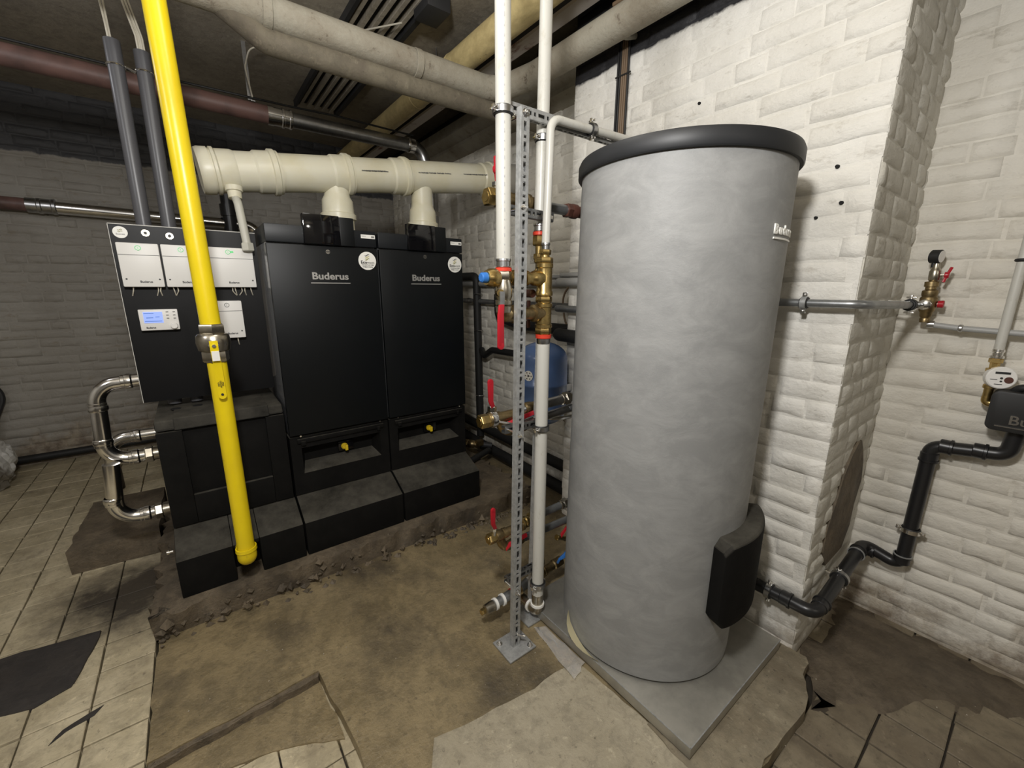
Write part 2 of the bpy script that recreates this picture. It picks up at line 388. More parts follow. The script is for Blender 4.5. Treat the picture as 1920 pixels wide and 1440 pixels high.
def brick_wall(name, n, origin, length, z0, z1, mt, joint=None, hide=(), relief=1.0, limit=300, ppart=.34, thick=.25, inset=0):
    """painted brick wall: slab (joints) with bricks standing proud. n = outward normal, wall runs along u from origin"""
    n = V(n); u = V((-n.y, n.x, 0)); o0 = V(origin)       # Z x u = -n
    b = MB(); o1 = o0+u*inset; e = [o1+V((0, 0, z0)), o0+u*(length-.004)+V((0, 0, z0)), o0+u*(length-.004)+V((0, 0, z1)), o1+V((0, 0, z1))]
    b.prism(e, -n*thick); wall = struct(b.build(name, joint or mt, smooth=False))
    rz = Matrix(((u.x, -n.x, 0, 0), (u.y, -n.y, 0, 0), (u.z, 0, 1, 0), (0, 0, 0, 1)))
    rnd = random.Random(hash(name) % 1000 if False else sum(map(ord, name))); items = []
    z = z0+.004; row = 0
    while z+CH*.6 < z1:
        x = -rnd.uniform(0, .12) if row % 2 else -rnd.uniform(0, .03)
        while x < length-.012:
            L = .096 if rnd.random() < ppart else rnd.uniform(.185, .212)
            a0, a1 = max(x, .002), min(x+L, length-.002)
            if a1-a0 > .03:
                items.append(((a0+a1)/2, z+CH/2+rnd.uniform(-.003, .003)+.006*math.sin(a0*2.3+row*.35+length), a1-a0, rnd.randrange(8), rnd.uniform(-.02, .02), rnd.choice((.35, .6, .8, 1, 1.2))*relief))
            x += L+rnd.uniform(.008, .013)
        z += CH; row += 1
    def score(it):
        p = o0+u*it[0]+V((0, 0, it[1])); q = project(p)
        if not q or not (-30 < q[0] < 1950 and -20 < q[1] < 1460): return 0
        for (x0, y0, x1, y1) in hide:
            if x0 < q[0] < x1 and y0 < q[1] < y1: return 0
        return 1/q[2]
    items.sort(key=score, reverse=True)
    rest = MB(); cnt = 0
    for it in items:
        kind = .198 if it[2] > .13 else .096
        key = (kind, it[3], mt)
        mx = Matrix.Translation(o0+u*it[0]+V((0, 0, it[1]))) @ rz @ Matrix.Rotation(it[4], 4, 'Y') @ Matrix.Diagonal((it[2]/kind, it[5], 1, 1))
        if cnt < limit and score(it) > 0:
            if key not in BV: BV[key] = brick_mesh(kind, CH-.0095, it[3]).mesh('brick', mt, ang=75)
            sub(wall, 'brick', BV[key], mx); cnt += 1
        else:
            q = brick_mesh(kind, CH-.0095, it[3]); rest.add([mx @ V(p) for p in q.v], q.f)
    if rest.v: stuff(rest.build('hidden_bricks', mt, wall, ang=75))
    return wall
TANKBOX = (1095, 260, 1445, 1180); BOILBOX = (470, 430, 868, 900); UNITBOX = (215, 425, 560, 1060)
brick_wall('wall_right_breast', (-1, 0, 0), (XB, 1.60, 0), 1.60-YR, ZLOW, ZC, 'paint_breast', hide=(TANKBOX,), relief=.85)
brick_wall('wall_right_return', (0, -1, 0), (XB, YR, 0), XR-XB+.12, ZLOW, ZC, 'paint_return', ppart=.75, relief=.8, thick=.3, inset=.004)
brick_wall('wall_right_recess', (-1, 0, 0), (XR, YR, 0), .70, ZLOW, ZC, 'paint_recess', relief=1.0)
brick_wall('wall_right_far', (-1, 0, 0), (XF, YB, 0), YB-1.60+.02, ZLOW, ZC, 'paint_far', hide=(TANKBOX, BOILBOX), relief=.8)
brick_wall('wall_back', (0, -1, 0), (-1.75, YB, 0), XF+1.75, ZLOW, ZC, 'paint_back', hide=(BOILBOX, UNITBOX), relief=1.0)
def slab(name, a, b, mt): return struct(MB().box(a, b).build(name, mt, smooth=False))
slab('wall_recess_side', (XR, YN, ZLOW), (XR+.25, YR-.70, ZC), 'plain_wall')
slab('wall_left', (XL-.2, YN, ZLOW), (XL, YB+.25, ZC), 'plain_wall')
slab('wall_back_side', (XL, YB, ZLOW), (-1.75, YB+.25, ZC), 'plain_wall')
slab('wall_front', (XL-.2, YN-.2, ZLOW), (XR+.25, YN, ZC), 'plain_wall')
slab('ceiling', (XL-.2, YN-.2, ZC), (XR+.4, YB+.3, ZC+.15), 'ceiling')

# floor: sub-floor slab, stone tiles, screed
floor = slab('floor', (XL-.2, YN-.2, -.25), (XR+.4, YB+.3, -.062), 'joint')
def tile_mesh(k):
    r = random.Random(k); h = .072; a = .0722; q = MB()
    top = [V((x*(a-.0018)+r.uniform(-.001, .001), y*(a-.0018)+r.uniform(-.001, .001), 0)) for x, y in ((-1, -1), (1, -1), (1, 1), (-1, 1))]
    mid = [V((x*a+r.uniform(-.0012, .0012), y*a+r.uniform(-.0012, .0012), -.0018)) for x, y in ((-1, -1), (1, -1), (1, 1), (-1, 1))]
    bot = [V((x*a, y*a, -.06)) for x, y in ((-1, -1), (1, -1), (1, 1), (-1, 1))]
    q.add(top+mid+bot, [(0, 1, 2, 3)]+[(4+i, 4+(i+1) % 4, (i+1) % 4, i) for i in range(4)]+[(8+i, 8+(i+1) % 4, 4+(i+1) % 4, 4+i) for i in range(4)])
    return q
TV = {}
tiles = []
def tile_area(x0, nx, y0, ny, z, mt, pitch=.1505):
    for i in range(nx):
        for j in range(ny): tiles.append((x0+(i+.5)*pitch, y0+(j+.5)*pitch, z+random.uniform(-.0012, .0012), random.uniform(-.008, .008), random.uniform(-.008, .008), random.randrange(6), mt))
tile_area(-.272-.1505*12, 12, .74, 25, 0, 'tile')             # left of the screed
tile_area(-.272, 4, .74, 4, -.036, 'tile')                     # sunk corner under the broken screed edge
tile_area(1.02, 10, -.93, 8, -.05, 'tile_right')               # right, lower floor
tile_area(1.63, 4, .27, 1, -.05, 'tile_right')
def tscore(t):
    q = project((t[0], t[1], t[2])); return 1/q[2] if q and -60 < q[0] < 1980 and -60 < q[1] < 1500 else 0
tiles.sort(key=tscore, reverse=True)
rest = {}
for i, t in enumerate(tiles):
    mx = Matrix.Translation(t[:3]) @ Matrix.Rotation(t[3], 4, 'X') @ Matrix.Rotation(t[4], 4, 'Y')
    if i < 300 and tscore(t) > 0:
        k = (t[5], t[6])
        if k not in TV: TV[k] = tile_mesh(t[5]).mesh('tile', t[6], smooth=False)
        sub(floor, 'tile', TV[k], mx)
    else:
        q = tile_mesh(t[5]); rest.setdefault(t[6], MB()).add([mx @ V(p) for p in q.v], q.f)
for k, q in rest.items(): stuff(q.build('outlying_tiles', k, floor, smooth=False))
def rough_slab(outline, z0, z1, jag, seed, step=.03):
    """slab with a broken, uneven edge: base outline, jagged rim, flat top"""
    r = random.Random(seed); n = len(outline); P = [V((*p, 0)) for p in outline]
    sgn = 1 if sum(outline[i-1][0]*outline[i][1]-outline[i][0]*outline[i-1][1] for i in range(n)) > 0 else -1
    nr = [V((-(P[(i+1) % n]-P[i]).y, (P[(i+1) % n]-P[i]).x, 0)).normalized()*sgn for i in range(n)]
    base = []; nor = []
    for i in range(n):
        a, b = P[i], P[(i+1) % n]; k = max(1, int((b-a).length/step))
        for j in range(k): base.append(a+(b-a)*(j/k)); nor.append(nr[i] if j else (nr[i]+nr[i-1]).normalized())
    N_ = len(base); ins = 1.9*jag+.005
    off = [r.uniform(-1, 1) for _ in base]; off = [(off[i-1]+off[i]*2+off[(i+1) % N_])/2.6 for i in range(N_)]
    bot = [p+V((0, 0, z0)) for p in base]
    mid = [p+m_*(o*jag*.7)+V((0, 0, z0+(z1-z0)*r.uniform(.4, .7))) for p, m_, o in zip(base, nor, off)]
    top = [p+m_*((o+r.uniform(-.2, .5))*jag)+V((0, 0, z1-r.uniform(0, .4*jag))) for p, m_, o in zip(base, nor, off)]
    inn = [p+m_*ins*1.25+V((0, 0, z1)) for p, m_ in zip(base, nor)]
    q = MB()
    q.add(bot+mid+top+inn, [(l*N_+i, l*N_+(i+1) % N_, (l+1)*N_+(i+1) % N_, (l+1)*N_+i) for l in (0, 1, 2) for i in range(N_)])
    cv, _, cf, *_r = geometry.delaunay_2d_cdt([p.to_2d() for p in inn], [], [list(range(N_))], 1, 1e-5)
    q.add([V((p.x, p.y, z1)) for p in cv], [tuple(f) for f in cf])
    return q
scr = rough_slab([(-.27, 1.33), (.18, 1.345), (.215, 1.0), (.18, .45), (.15, -.9), (1.02, -.9), (1.02, .28), (1.37, .27), (1.60, .36), (1.60, 1.6), (1.85, 1.62), (1.85, 4.5), (-.27, 4.5)], -.07, .0, .006, 3, .035)
scr.build('screed', 'screed', floor, ang=50)['label'] = 'brown stained screed with a broken front edge'
md_ = rough_slab([(-.272, 1.335), (.18, 1.345), (.20, 1.08), (.02, 1.18), (-.272, 1.22)], -.07, -.030, .010, 41, .03)
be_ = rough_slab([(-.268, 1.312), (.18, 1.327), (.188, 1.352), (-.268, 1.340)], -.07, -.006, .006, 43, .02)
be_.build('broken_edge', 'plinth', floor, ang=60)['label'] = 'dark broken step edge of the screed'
md_.build('mud', 'screed', floor, ang=60)['label'] = 'brown mud in the sunk corner'
ls = rough_slab([(.25, .62), (.40, .905), (.55, .87), (.74, .84), (.93, .83), (.95, .39), (1.0, .29), (1.0, -.88), (.2, -.88)], -.02, .003, .006, 5, .04)
ls.build('light_screed', 'screed_light', floor, ang=50)['label'] = 'dry pale grey screed'
cb = rough_slab([(.93, .285), (1.37, .266), (1.60, .335), (1.60, .55), (.93, .55)], -.06, .007, .008, 8, .03)
cb.build('screed_curb', 'curb', floor, ang=50)['label'] = 'rough pale curb edge of the screed'
bt = rough_slab([(-1.2, 1.98), (-.95, 2.04), (-.72, 2.075), (-.56, 2.062), (-.445, 2.04), (-.455, 1.93), (-.49, 1.78), (-.565, 1.745), (-.65, 1.77), (-.75, 1.74), (-.95, 1.72), (-1.2, 1.70)], -.01, .006, .006, 9, .03)
ch = rough_slab([(-.50, 1.56), (-.47, 1.585), (-.41, 1.60), (-.39, 1.63), (-.42, 1.625), (-.48, 1.60)], -.01, .0028, .003, 51, .02)
ch.build('chipped_hole', 'bitumen', floor, ang=60)
si = rough_slab([(1.46, .262), (1.60, .16), (1.78, .02), (1.98, -.20), (2.15, -.50), (2.15, .38), (1.60, .38), (1.60, .30)], -.07, -.046, .022, 31, .04)
si.build('silt', 'silt', floor, ang=60)['label'] = 'dark wet silt along the foot of the right wall'
bt.build('bitumen_patch', 'bitumen', floor, ang=50)['label'] = 'near-black repair patch among the tiles'
# ------------------------------------------------------------------ ceiling fittings
for i, (ya, yb) in enumerate(((2.0, 2.62), (2.75, 3.62))):
    g = thing('ceiling_grille', (.92, (ya+yb)/2, ZC), 'dark slotted ceiling grille %s the grey lagged pipe' % ('in front of' if i == 0 else 'behind'), 'grille', 'slotted grilles in the ceiling')
    MB().box((.80, ya, ZC-.004), (1.07, yb, ZC-.001)).build('backing', 'black_hole', g, smooth=False)
    for k in range(5):
        x = .815+k*.052
        MB().box((x, ya, ZC-.03), (x+.020, yb, ZC-.004)).build('slat', 'ceiling', g, smooth=False)
    MB().box((1.06, ya-.01, ZC-.045), (1.085, yb+.01, ZC)).box((.785, ya-.01, ZC-.04), (.803, yb+.01, ZC)).build('rim', 'beam_dark', g, smooth=False)
jb = MB().box((1.03, 1.98, ZC-.07), (1.15, 2.13, ZC)).build('junction_box', 'beam_dark', bevel=.008); tag(jb, 'small dark junction box on the ceiling behind the grey lagged pipe', 'junction box')
bm1 = thing('steel_beam', (1.47, 2, 2.4), 'dark steel beam with a pale flaking bottom flange under the ceiling', 'beam')
MB().box((1.405, -1.2, 2.435), (1.475, 4.49, 2.45)).build('flange', 'flange', bm1, smooth=False)['label'] = 'pale flaking flange'
MB().box((1.433, -1.2, 2.45), (1.447, 4.49, ZC)).build('web', 'beam_dark', bm1, smooth=False)
led = MB().prism([(1.85, 1.62, 2.30), (1.75, 1.62, 2.34), (1.75, 1.62, 2.36), (1.68, 1.62, 2.40), (1.68, 1.62, 2.47), (1.85, 1.62, 2.47)], (0, 2.86, 0)).build('trim_cornice', 'lagging', smooth=False); struct(led)

# lagged pipes
A = thing('lagged_pipe', (.4, 2.0, 2.25), 'fat grey canvas-lagged pipe crossing the ceiling with a branch beneath it', 'pipe')
MB().tube([(-2.2, 1.985, 2.295), (1.42, 2.0, 2.305), (1.475, 1.75, 2.31), (1.475, -1.2, 2.315)], .056, .13, 24).build('main_run', 'lagging', A)
MB().tube([(.20, 2.0, 2.30), (.36, 2.02, 2.215), (1.45, 2.03, 2.225), (1.845, 2.04, 2.235)], .045, .1, 20).build('branch_run', 'lagging_shaded', A)['label'] = 'branch underneath, coloured as in shade'
for x in (.35, .95): MB().lathe((x, 1.99, 2.30), (1, 0, 0), [(0, .0565), (.002, .0585), (.03, .0585), (.032, .0565)], 24, cap=False).build('band', 'lagging', A)
yp = thing('lagged_pipe', (1.29, 1.8, 2.47), 'yellowish varnished lagged pipe running away under the ceiling', 'pipe')
MB().tube([(1.29, -1.2, 2.455), (1.29, 1.9, 2.455), (1.29, 4.48, 2.455)], .062, 0, 24).build('lagging', 'lagging_yellow', yp)
for y in (.9, 1.35, 2.2, 2.65, 3.3): MB().lathe((1.29, y, 2.455), (0, 1, 0), [(0, .0625), (.002, .0645), (.012, .0645), (.014, .0625)], 24, cap=False).build('band', 'lagging_yellow', yp)
for y in (1.2, 2.4): MB().cyl((1.29, y, 2.50), (1.29, y, ZC), .004, 8).build('hanger', 'steel', yp)
ctie = MB().tube([(1.475, 1.34, 2.365), (1.50, 1.30, 2.36), (1.53, 1.27, 2.29), (1.594, 1.26, 2.31)], .012, .03, 10).build('pipe_bracket', 'lagging'); tag(ctie, 'dirty bracket arm from the lagged pipe to the brick wall', 'bracket')
wr = MB().tube([(1.475, 1.28, 2.385), (1.48, 1.05, 2.39), (1.50, .75, 2.40), (1.52, .3, 2.40), (1.5, -.6, 2.40)], .009, .1, 10).build('sagging_cable', 'cable_brown'); tag(wr, 'tan cable sagging along the lagged pipe near the wall', 'cable')
# red oxide pipe that becomes steel
rp = thing('overhead_pipe', (.4, 3.0, 2.28), 'red-brown overhead pipe joined to a bright steel length with an elbow', 'pipe')
MB().tube([(-2.6, 3.0, 2.31), (.50, 3.0, 2.28)], .047, 0, 20).build('red_length', 'red_oxide', rp)['label'] = 'red-brown painted length'
MB().lathe((.50, 3.0, 2.28), (1, 0, 0), [(0, .047), (0, .052), (.03, .052), (.03, .049), (.07, .049), (.075, .054), (.085, .054), (.088, .049), (.11, .049), (.115, .054), (.125, .054), (.13, .045)], 24).build('coupling', 'chrome', rp)
MB().tube([(.62, 3.0, 2.28), (1.46, 3.0, 2.285), (1.54, 3.0, 2.05), (1.54, 3.0, 1.72), (1.66, 3.02, 1.50), (1.66, 3.02, .9)], .042, .10, 20).build('steel_length', 'steel', rp)
MB().lathe((1.36, 3.0, 2.284), (1, 0, 0), [(0, .042), (0, .047), (.01, .05), (.022, .046), (.05, .046), (.055, .042)], 20, cap=False).build('press_ring', 'chrome', rp)
MB().lathe((1.54, 3.0, 1.86), (0, 0, -1), [(0, .042), (0, .05), (.03, .05), (.03, .042)], 20, cap=False).build('clamp_ring', 'chrome', rp)
MB().strip([(.42, 2.99, ZC), (.42, 2.985, 2.33), (.43, 2.95, 2.32)], (1, 0, 0), .02, .004).build('hanger', 'steel', rp)
ow = MB().tube([(.43, 2.96, 2.34), (.41, 2.95, 2.48), (.44, 2.93, 2.575), (.60, 2.9, 2.60), (.80, 2.6, 2.605), (1.0, 2.2, 2.56)], .004, .06, 8).build('looped_wire', 'wire'); tag(ow, 'thin pale wire looping up from the overhead pipe to the ceiling', 'wire')
bw = MB().tube([(-2.4, 2.98, 2.375), (.0, 2.98, 2.34), (.6, 2.98, 2.345), (.9, 2.97, 2.35), (1.4, 2.98, 2.345)], .006, .1, 8).build('black_cable', 'rubber'); tag(bw, 'black cable lying along the top of the red overhead pipe', 'cable')
# steel pipe low on the back wall
sp = thing('steel_pipe', (-.3, 4.42, 1.83), 'bright steel pipe along the dark back wall above the control board', 'pipe')
MB().tube([(-2.3, 4.42, 1.86), (-.80, 4.42, 1.85)], .043, 0, 16).build('dark_length', 'red_oxide', sp)
MB().lathe((-.80, 4.42, 1.85), (1, 0, 0), [(0, .043), (0, .049), (.05, .049), (.055, .053), (.07, .053), (.075, .049), (.12, .049), (.125, .053), (.14, .053), (.145, .044)], 20).build('coupling', 'steel', sp)
MB().tube([(-.66, 4.42, 1.848), (.55, 4.42, 1.83), (.60, 4.42, 1.2)], .044, .10, 16).build('steel_length', 'chrome', sp)
dsk = tag(MB().cyl((.36, 4.40, 2.12), (.36, 4.40, 1.75), .05, 16).lathe((.36, 4.40, 1.98), (0, 0, -1), [(0, .05), (0, .062), (.09, .062), (.09, .05)], 16, cap=False).build('black_drop_pipe', 'black_pipe'), 'short black vertical pipe on the back wall under the cream flue', 'pipe')

# ------------------------------------------------------------------ plinths
pl = rough_slab([(-.275, 1.850), (.3, 1.842), (.75, 1.830), (1.2, 1.822), (1.54, 1.795), (1.54, 3.6), (-.25, 3.6)], 0, .10, .021, 12, .020)
tag(pl.build('boiler_plinth', 'plinth', ang=60), 'low brown concrete plinth with a crumbled front edge under the boilers', 'plinth')
rb = MB(); rr_ = random.Random(77)
for k in range(150):
    x = rr_.uniform(-.26, 1.5); y = 1.845-.03*x+rr_.gauss(-.022, .017); z = max(0, .035+rr_.uniform(-.04, .03)+(y-1.82)*1.2); s_ = rr_.uniform(.006, .019)
    n_ = [V((rr_.uniform(-1, 1), rr_.uniform(-1, 1), rr_.uniform(-1, 1))).normalized()*s_*rr_.uniform(.7, 1.2) for _ in range(6)]
    d_ = [V((1, 0, 0)), V((0, 1, 0)), V((-1, 0, 0)), V((0, -1, 0)), V((0, 0, 1)), V((0, 0, -1))]
    rb.add([V((x, y, z))+d_[i]*s_*rr_.uniform(.7, 1.4)+n_[i]*.35 for i in range(6)], [(0, 1, 4), (1, 2, 4), (2, 3, 4), (3, 0, 4), (1, 0, 5), (2, 1, 5), (3, 2, 5), (0, 3, 5)])
ro_ = rb.build('rubble', 'plinth', smooth=False); stuff(tag(ro_, 'crumbs of broken concrete along the front of the boiler plinth', 'rubble'))
pl2 = rough_slab([(-.605, 2.565), (-.275, 2.54), (-.275, 3.12), (-.59, 3.12)], 0, .12, .008, 14, .04)
tag(pl2.build('pipe_plinth', 'plinth', ang=60), 'short concrete block under the shiny pipework at left', 'plinth')

# ------------------------------------------------------------------ boilers
def logo_text(parent, cx, cy, cz, w, mt='silver', name='logo', ex=(1, 0, 0), ey=(0, 0, 1), line=True):
    t = text('Buderus', w*.245, name, mt, parent, (cx, cy, cz), ex, ey, .0015, offset=.0011, sx=1.14)
    if line:
        exv, eyv = V(ex).normalized(), V(ey).normalized(); n = exv.cross(eyv)
        c = V((cx, cy, cz))-eyv*(w*.17)
        q = MB(); q.prism([c-exv*w/2-eyv*w*.012, c+exv*w/2-eyv*w*.012, c+exv*w/2+eyv*w*.012, c-exv*w/2+eyv*w*.012], n*.002)
        q.build('logo_line', mt, parent, smooth=False)
    return t
def sticker(parent, c, r, y):
    s = MB().lathe((c[0], y, c[1]), (0, -1, 0), [(0, r), (.0012, r)], 40).build('sticker', 'sticker', parent)
    yy = y-.0015
    for k, (mt, dz) in enumerate((('print_grey', .62), ('ochre', .40), ('olive', .18))):
        pts = [(c[0]+r*(-.28+.56*i/8), yy, c[1]+r*(dz-.06+.10*i/8+.06*math.sin((i/8-.5)*2*PI))) for i in range(9)]
        MB().strip(pts, (0, 0, 1), [r*(.04+.10*math.sin(PI*i/8)) for i in range(9)], .0004).build('emblem_wave', mt, s, smooth=False)
    text('Eco', r*.48, 'lettering', 'print', s, (c[0]-r*.40, yy, c[1]-r*.17), depth=.0003, offset=r*.012)
    text('watt', r*.48, 'lettering', 'print_grey', s, (c[0]+r*.37, yy, c[1]-r*.17), depth=.0003)
    text('+32 (0)473 62 70 80', r*.165, 'lettering', 'print', s, (c[0], yy, c[1]-r*.46), depth=.0003, offset=r*.003)
    text('info@ecowatt.be', r*.165, 'lettering', 'print', s, (c[0], yy, c[1]-r*.66), depth=.0003, offset=r*.003)
    return s
YF = 2.05
def foot(parent, x0, x1, notch=None):
    prof = lambda x: [(x, 1.902, .10), (x, 1.902, .262), (x, 2.05, .330), (x, 2.62, .330), (x, 2.62, .10)]
    q = MB()
    if notch:
        q.prism(prof(x0), (notch[0]-x0, 0, 0)); q.prism(prof(notch[1]), (x1-notch[1], 0, 0))
        q.prism([(notch[0], 2.00, .10), (notch[0], 2.00, .307), (notch[0], 2.05, .330), (notch[0], 2.6, .33), (notch[0], 2.6, .10)], (notch[1]-notch[0], 0, 0))
        q.prism([(notch[0], 1.90, .245), (notch[0], 1.902, .262), (notch[0], 2.05, .330), (notch[0], 2.05, .30)], (notch[1]-notch[0], 0, 0))
    else: q.prism(prof(x0), (x1-x0, 0, 0))
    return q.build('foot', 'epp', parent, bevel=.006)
def boiler(label):
    x0, x1 = .279, .744; cx = (x0+x1)/2
    t = thing('boiler', (cx, 2.4, .10), label, 'boiler', 'floor-standing boilers')
    foot(t, x0, x1)
    # moulded base with a splayed recess
    xa, xb, za, zb = .325, .700, .438, .565; ia, ib, ja, jb = .345, .675, .475, .548; yo, yi = 2.056, 2.125
    q = MB(); z0, z1 = .334, .622
    O = [(x0, yo, z0), (x1, yo, z0), (x1, yo, z1), (x0, yo, z1)]; I = [(xa, yo, za), (xb, yo, za), (xb, yo, zb), (xa, yo, zb)]
    D = [(ia, yi, ja), (ib, yi, ja), (ib, yi, jb), (ia, yi, jb)]; Bk = [(x0, 2.62, z0), (x1, 2.62, z0), (x1, 2.62, z1), (x0, 2.62, z1)]
    q.add(O+I+D+Bk, [(i, (i+1) % 4, 4+(i+1) % 4, 4+i) for i in range(4)]+[(4+i, 4+(i+1) % 4, 8+(i+1) % 4, 8+i) for i in range(4)]+[(8, 9, 10, 11)]+[(12+i, 12+(i+1) % 4, (i+1) % 4, i) for i in range(4)]+[(15, 14, 13, 12)])
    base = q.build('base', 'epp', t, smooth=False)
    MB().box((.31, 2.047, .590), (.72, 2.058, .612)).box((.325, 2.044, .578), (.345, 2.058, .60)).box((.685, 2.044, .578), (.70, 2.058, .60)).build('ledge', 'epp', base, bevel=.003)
    MB().box((.50, 2.105, .49), (.575, 2.125, .54)).build('black_plate', 'gloss', base, bevel=.003)
    g = MB().lathe((.528, 2.105, .516), (0, -1, 0), [(0, .016), (.012, .016), (.012, .012), (.02, .012)], 18).box((.526, 2.075, .498), (.540, 2.09, .526)).build('gas_tap', 'yellow_cap', base, bevel=.002); g['label'] = 'yellow gas tap in the recess'
    for x in (.325, .70): MB().lathe((x, 2.046, .628), (0, -1, 0), [(0, .004), (.004, .004)], 10).build('screw', 'chrome', base)
    MB().box((x0+.004, 2.062, .630), (x1-.004, 2.75, 1.545)).build('casing', 'boiler_side', t, bevel=.004)['label'] = 'side casing, greyed as if reflecting the board'
    MB().box((x0+.001, 2.042, .634), (x1-.001, 2.063, 1.484)).build('front_panel', 'boiler', t, bevel=.004)
    MB().box((x0+.001, 2.042, 1.489), (x1-.001, 2.55, 1.562)).build('hood', 'boiler_top', t, bevel=.005)
    d = MB().box((.425, 2.022, 1.487), (.575, 2.06, 1.612)).build('display', 'gloss', t, bevel=.004); d['label'] = 'glossy black display'
    MB().box((.577, 2.030, 1.487), (.640, 2.06, 1.610)).build('display_flap', 'boiler', d, bevel=.004)
    MB().box((.465, 2.0215, 1.535), (.535, 2.0225, 1.585)).build('screen', 'gloss', d, smooth=False)
    k = MB().lathe((.520, 2.043, 1.459), (0, -1, 0), [(0, .010), (.004, .0095)], 20).build('key_lock', 'chrome', t)
    MB().box((.511, 2.037, 1.4575), (.529, 2.0392, 1.4605)).build('key_slot', 'print', k, smooth=False)
    sticker(t, (.694, 1.427), .0415, 2.0415)
    logo_text(t, .522, 2.0405, 1.352, .170)
    lb = MB().box((.672, 2.0405, 1.528), (.738, 2.0425, 1.545)).build('rating_label', 'sticker', t, smooth=False)
    text('Buderus', .006, 'lettering', 'print_grey', lb, (.685, 2.040, 1.538), depth=.0002)
    q = MB()
    for k in range(6): q.box((.720+k*.0025, 2.0395, 1.532), (.7215+k*.0025, 2.0404, 1.540))
    q.build('barcode', 'print', lb, smooth=False)
    return t
b1 = boiler('left of the two tall blue-black boilers, next to the control board')
b2 = copy_thing(b1, (.473, 0, 0), 'right of the two tall blue-black boilers, next to the brick wall')

# hydraulic unit at left
hu = thing('hydraulic_unit', (.04, 2.4, .10), 'low black moulded pump unit behind the yellow gas pipe', 'pump unit')
foot(hu, -.180, .272, (.005, .10))
q = MB()
o = [(-.178, 2.052, .336), (.268, 2.052, .336), (.268, 2.052, .745), (-.178, 2.052, .745)]
xa, xb, za, zb, yr = -.095, .185, .46, .745, 2.066
q.add([V(p) for p in ((-.178, 2.052, .336), (.268, 2.052, .336), (.268, 2.052, .742), (.215, 2.052, .742), (.215, 2.040, .742), (-.115, 2.040, .742), (-.115, 2.052, .742), (-.178, 2.052, .742))], [])
q = MB().box((-.178, 2.066, .336), (.268, 2.72, .745)).box((-.178, 2.048, .336), (-.095, 2.068, .745)).box((.195, 2.048, .336), (.268, 2.068, .745)).box((-.095, 2.048, .336), (.195, 2.068, .462))
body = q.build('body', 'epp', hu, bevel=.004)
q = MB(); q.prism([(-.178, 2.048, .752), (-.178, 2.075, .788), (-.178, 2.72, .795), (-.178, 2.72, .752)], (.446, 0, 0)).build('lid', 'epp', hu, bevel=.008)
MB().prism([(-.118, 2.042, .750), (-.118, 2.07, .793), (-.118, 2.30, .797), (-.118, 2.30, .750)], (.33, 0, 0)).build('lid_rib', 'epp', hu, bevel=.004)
for x, y in ((-.11, 2.225), (-.035, 2.235)): MB().lathe((x, y, .794), (0, 0, 1), [(0, .018), (.003, .018)], 16).build('plug', 'rubber', hu)
MB().lathe((-.185, 1.96, .285), (-1, 0, 0), [(0, .006), (.012, .006), (.012, .010), (.02, .010)], 12).build('drain_screw', 'chrome', hu)

# ------------------------------------------------------------------ control board
YBD = 2.27
cbd = thing('control_board', (.03, YBD+.006, .83), 'black control board carrying white controllers behind the yellow gas pipe', 'control board')
MB().box((-.212, YBD, .828), (.272, YBD+.006, 1.540)).build('panel', 'board', cbd, smooth=False)
MB().box((-.213, YBD-.0008, 1.539), (.272, YBD+.006, 1.542)).box((-.2135, YBD-.0008, .828), (-.2115, YBD+.006, 1.541)).build('bright_edge', 'edge', cbd, smooth=False)
st = MB().lathe((-.180, YBD, 1.510), (0, -1, 0), [(0, .022), (.001, .022)], 32).build('sticker', 'sticker', cbd)
for k in range(2): MB().strip([(-.187+.014*i/6, YBD-.0015, 1.519-.006*k+.002*math.sin((i/6-.5)*6)) for i in range(7)], (0, 0, 1), .0022, .0004).build('emblem_wave', 'olive', st, smooth=False)
text('Ecowatt', .008, 'lettering', 'print', st, (-.180, YBD-.0015, 1.503), depth=.0003)
for x in (-.105, -.031):
    g = MB().lathe((x, YBD, 1.512-.006*(x > -.05)), (0, -1, 0), [(0, .014), (.004, .013), (.004, .008), (.008, .007)], 24).build('cable_gland', 'nickel', cbd)
    MB().lathe((x, YBD-.008, 1.512-.006*(x > -.05)), (0, -1, 0), [(0, .0055), (.001, .0055)], 16).build('gland_hole', 'print', g)
def module(x0, z0, x1, z1, led_on=True):
    yt = YBD-.038
    mo = MB().box((x0, yt, z0), (x1, YBD, z1)).build('controller_module', 'white', cbd, bevel=.005)
    zs = z1-(z1-z0)*.27; cx = (x0+x1)/2
    MB().box((x0+.002, yt-.0008, zs-.001), (x1-.002, yt+.001, zs+.001)).build('seam', 'print_grey', mo, smooth=False)
    MB().torus((cx, yt-.001, (z1+zs)/2+.004), (0, -1, 0), .0085, .0009, 24, 6).build('status_ring', 'led' if led_on else 'print_grey', mo)
    MB().lathe((cx, yt, (z1+zs)/2+.004), (0, -1, 0), [(0, .0016), (.001, .0016)], 12).build('status_lamp', 'led' if led_on else 'print_grey', mo)
    for x in (x0+.013, x1-.013): MB().lathe((x, yt, z0+.030), (0, -1, 0), [(0, .0032), (.0008, .0032)], 12).build('screw', 'print', mo)
    text('Buderus', .0115, 'lettering', 'print', mo, (cx+.008, yt-.0006, z0+.020), depth=.0003, offset=.0003)
    return mo
module(-.198, 1.303, -.072, 1.470)
module(-.066, 1.303, .060, 1.470)
mo3 = module(.066, 1.303, .250, 1.470)
MB().box((.166, YBD-.0388, 1.449), (.178, YBD-.0375, 1.456)).build('status_window', 'led', mo3, smooth=False)
module(.070, 1.082, .182, 1.245, False)
q = MB(); r = random.Random(4)
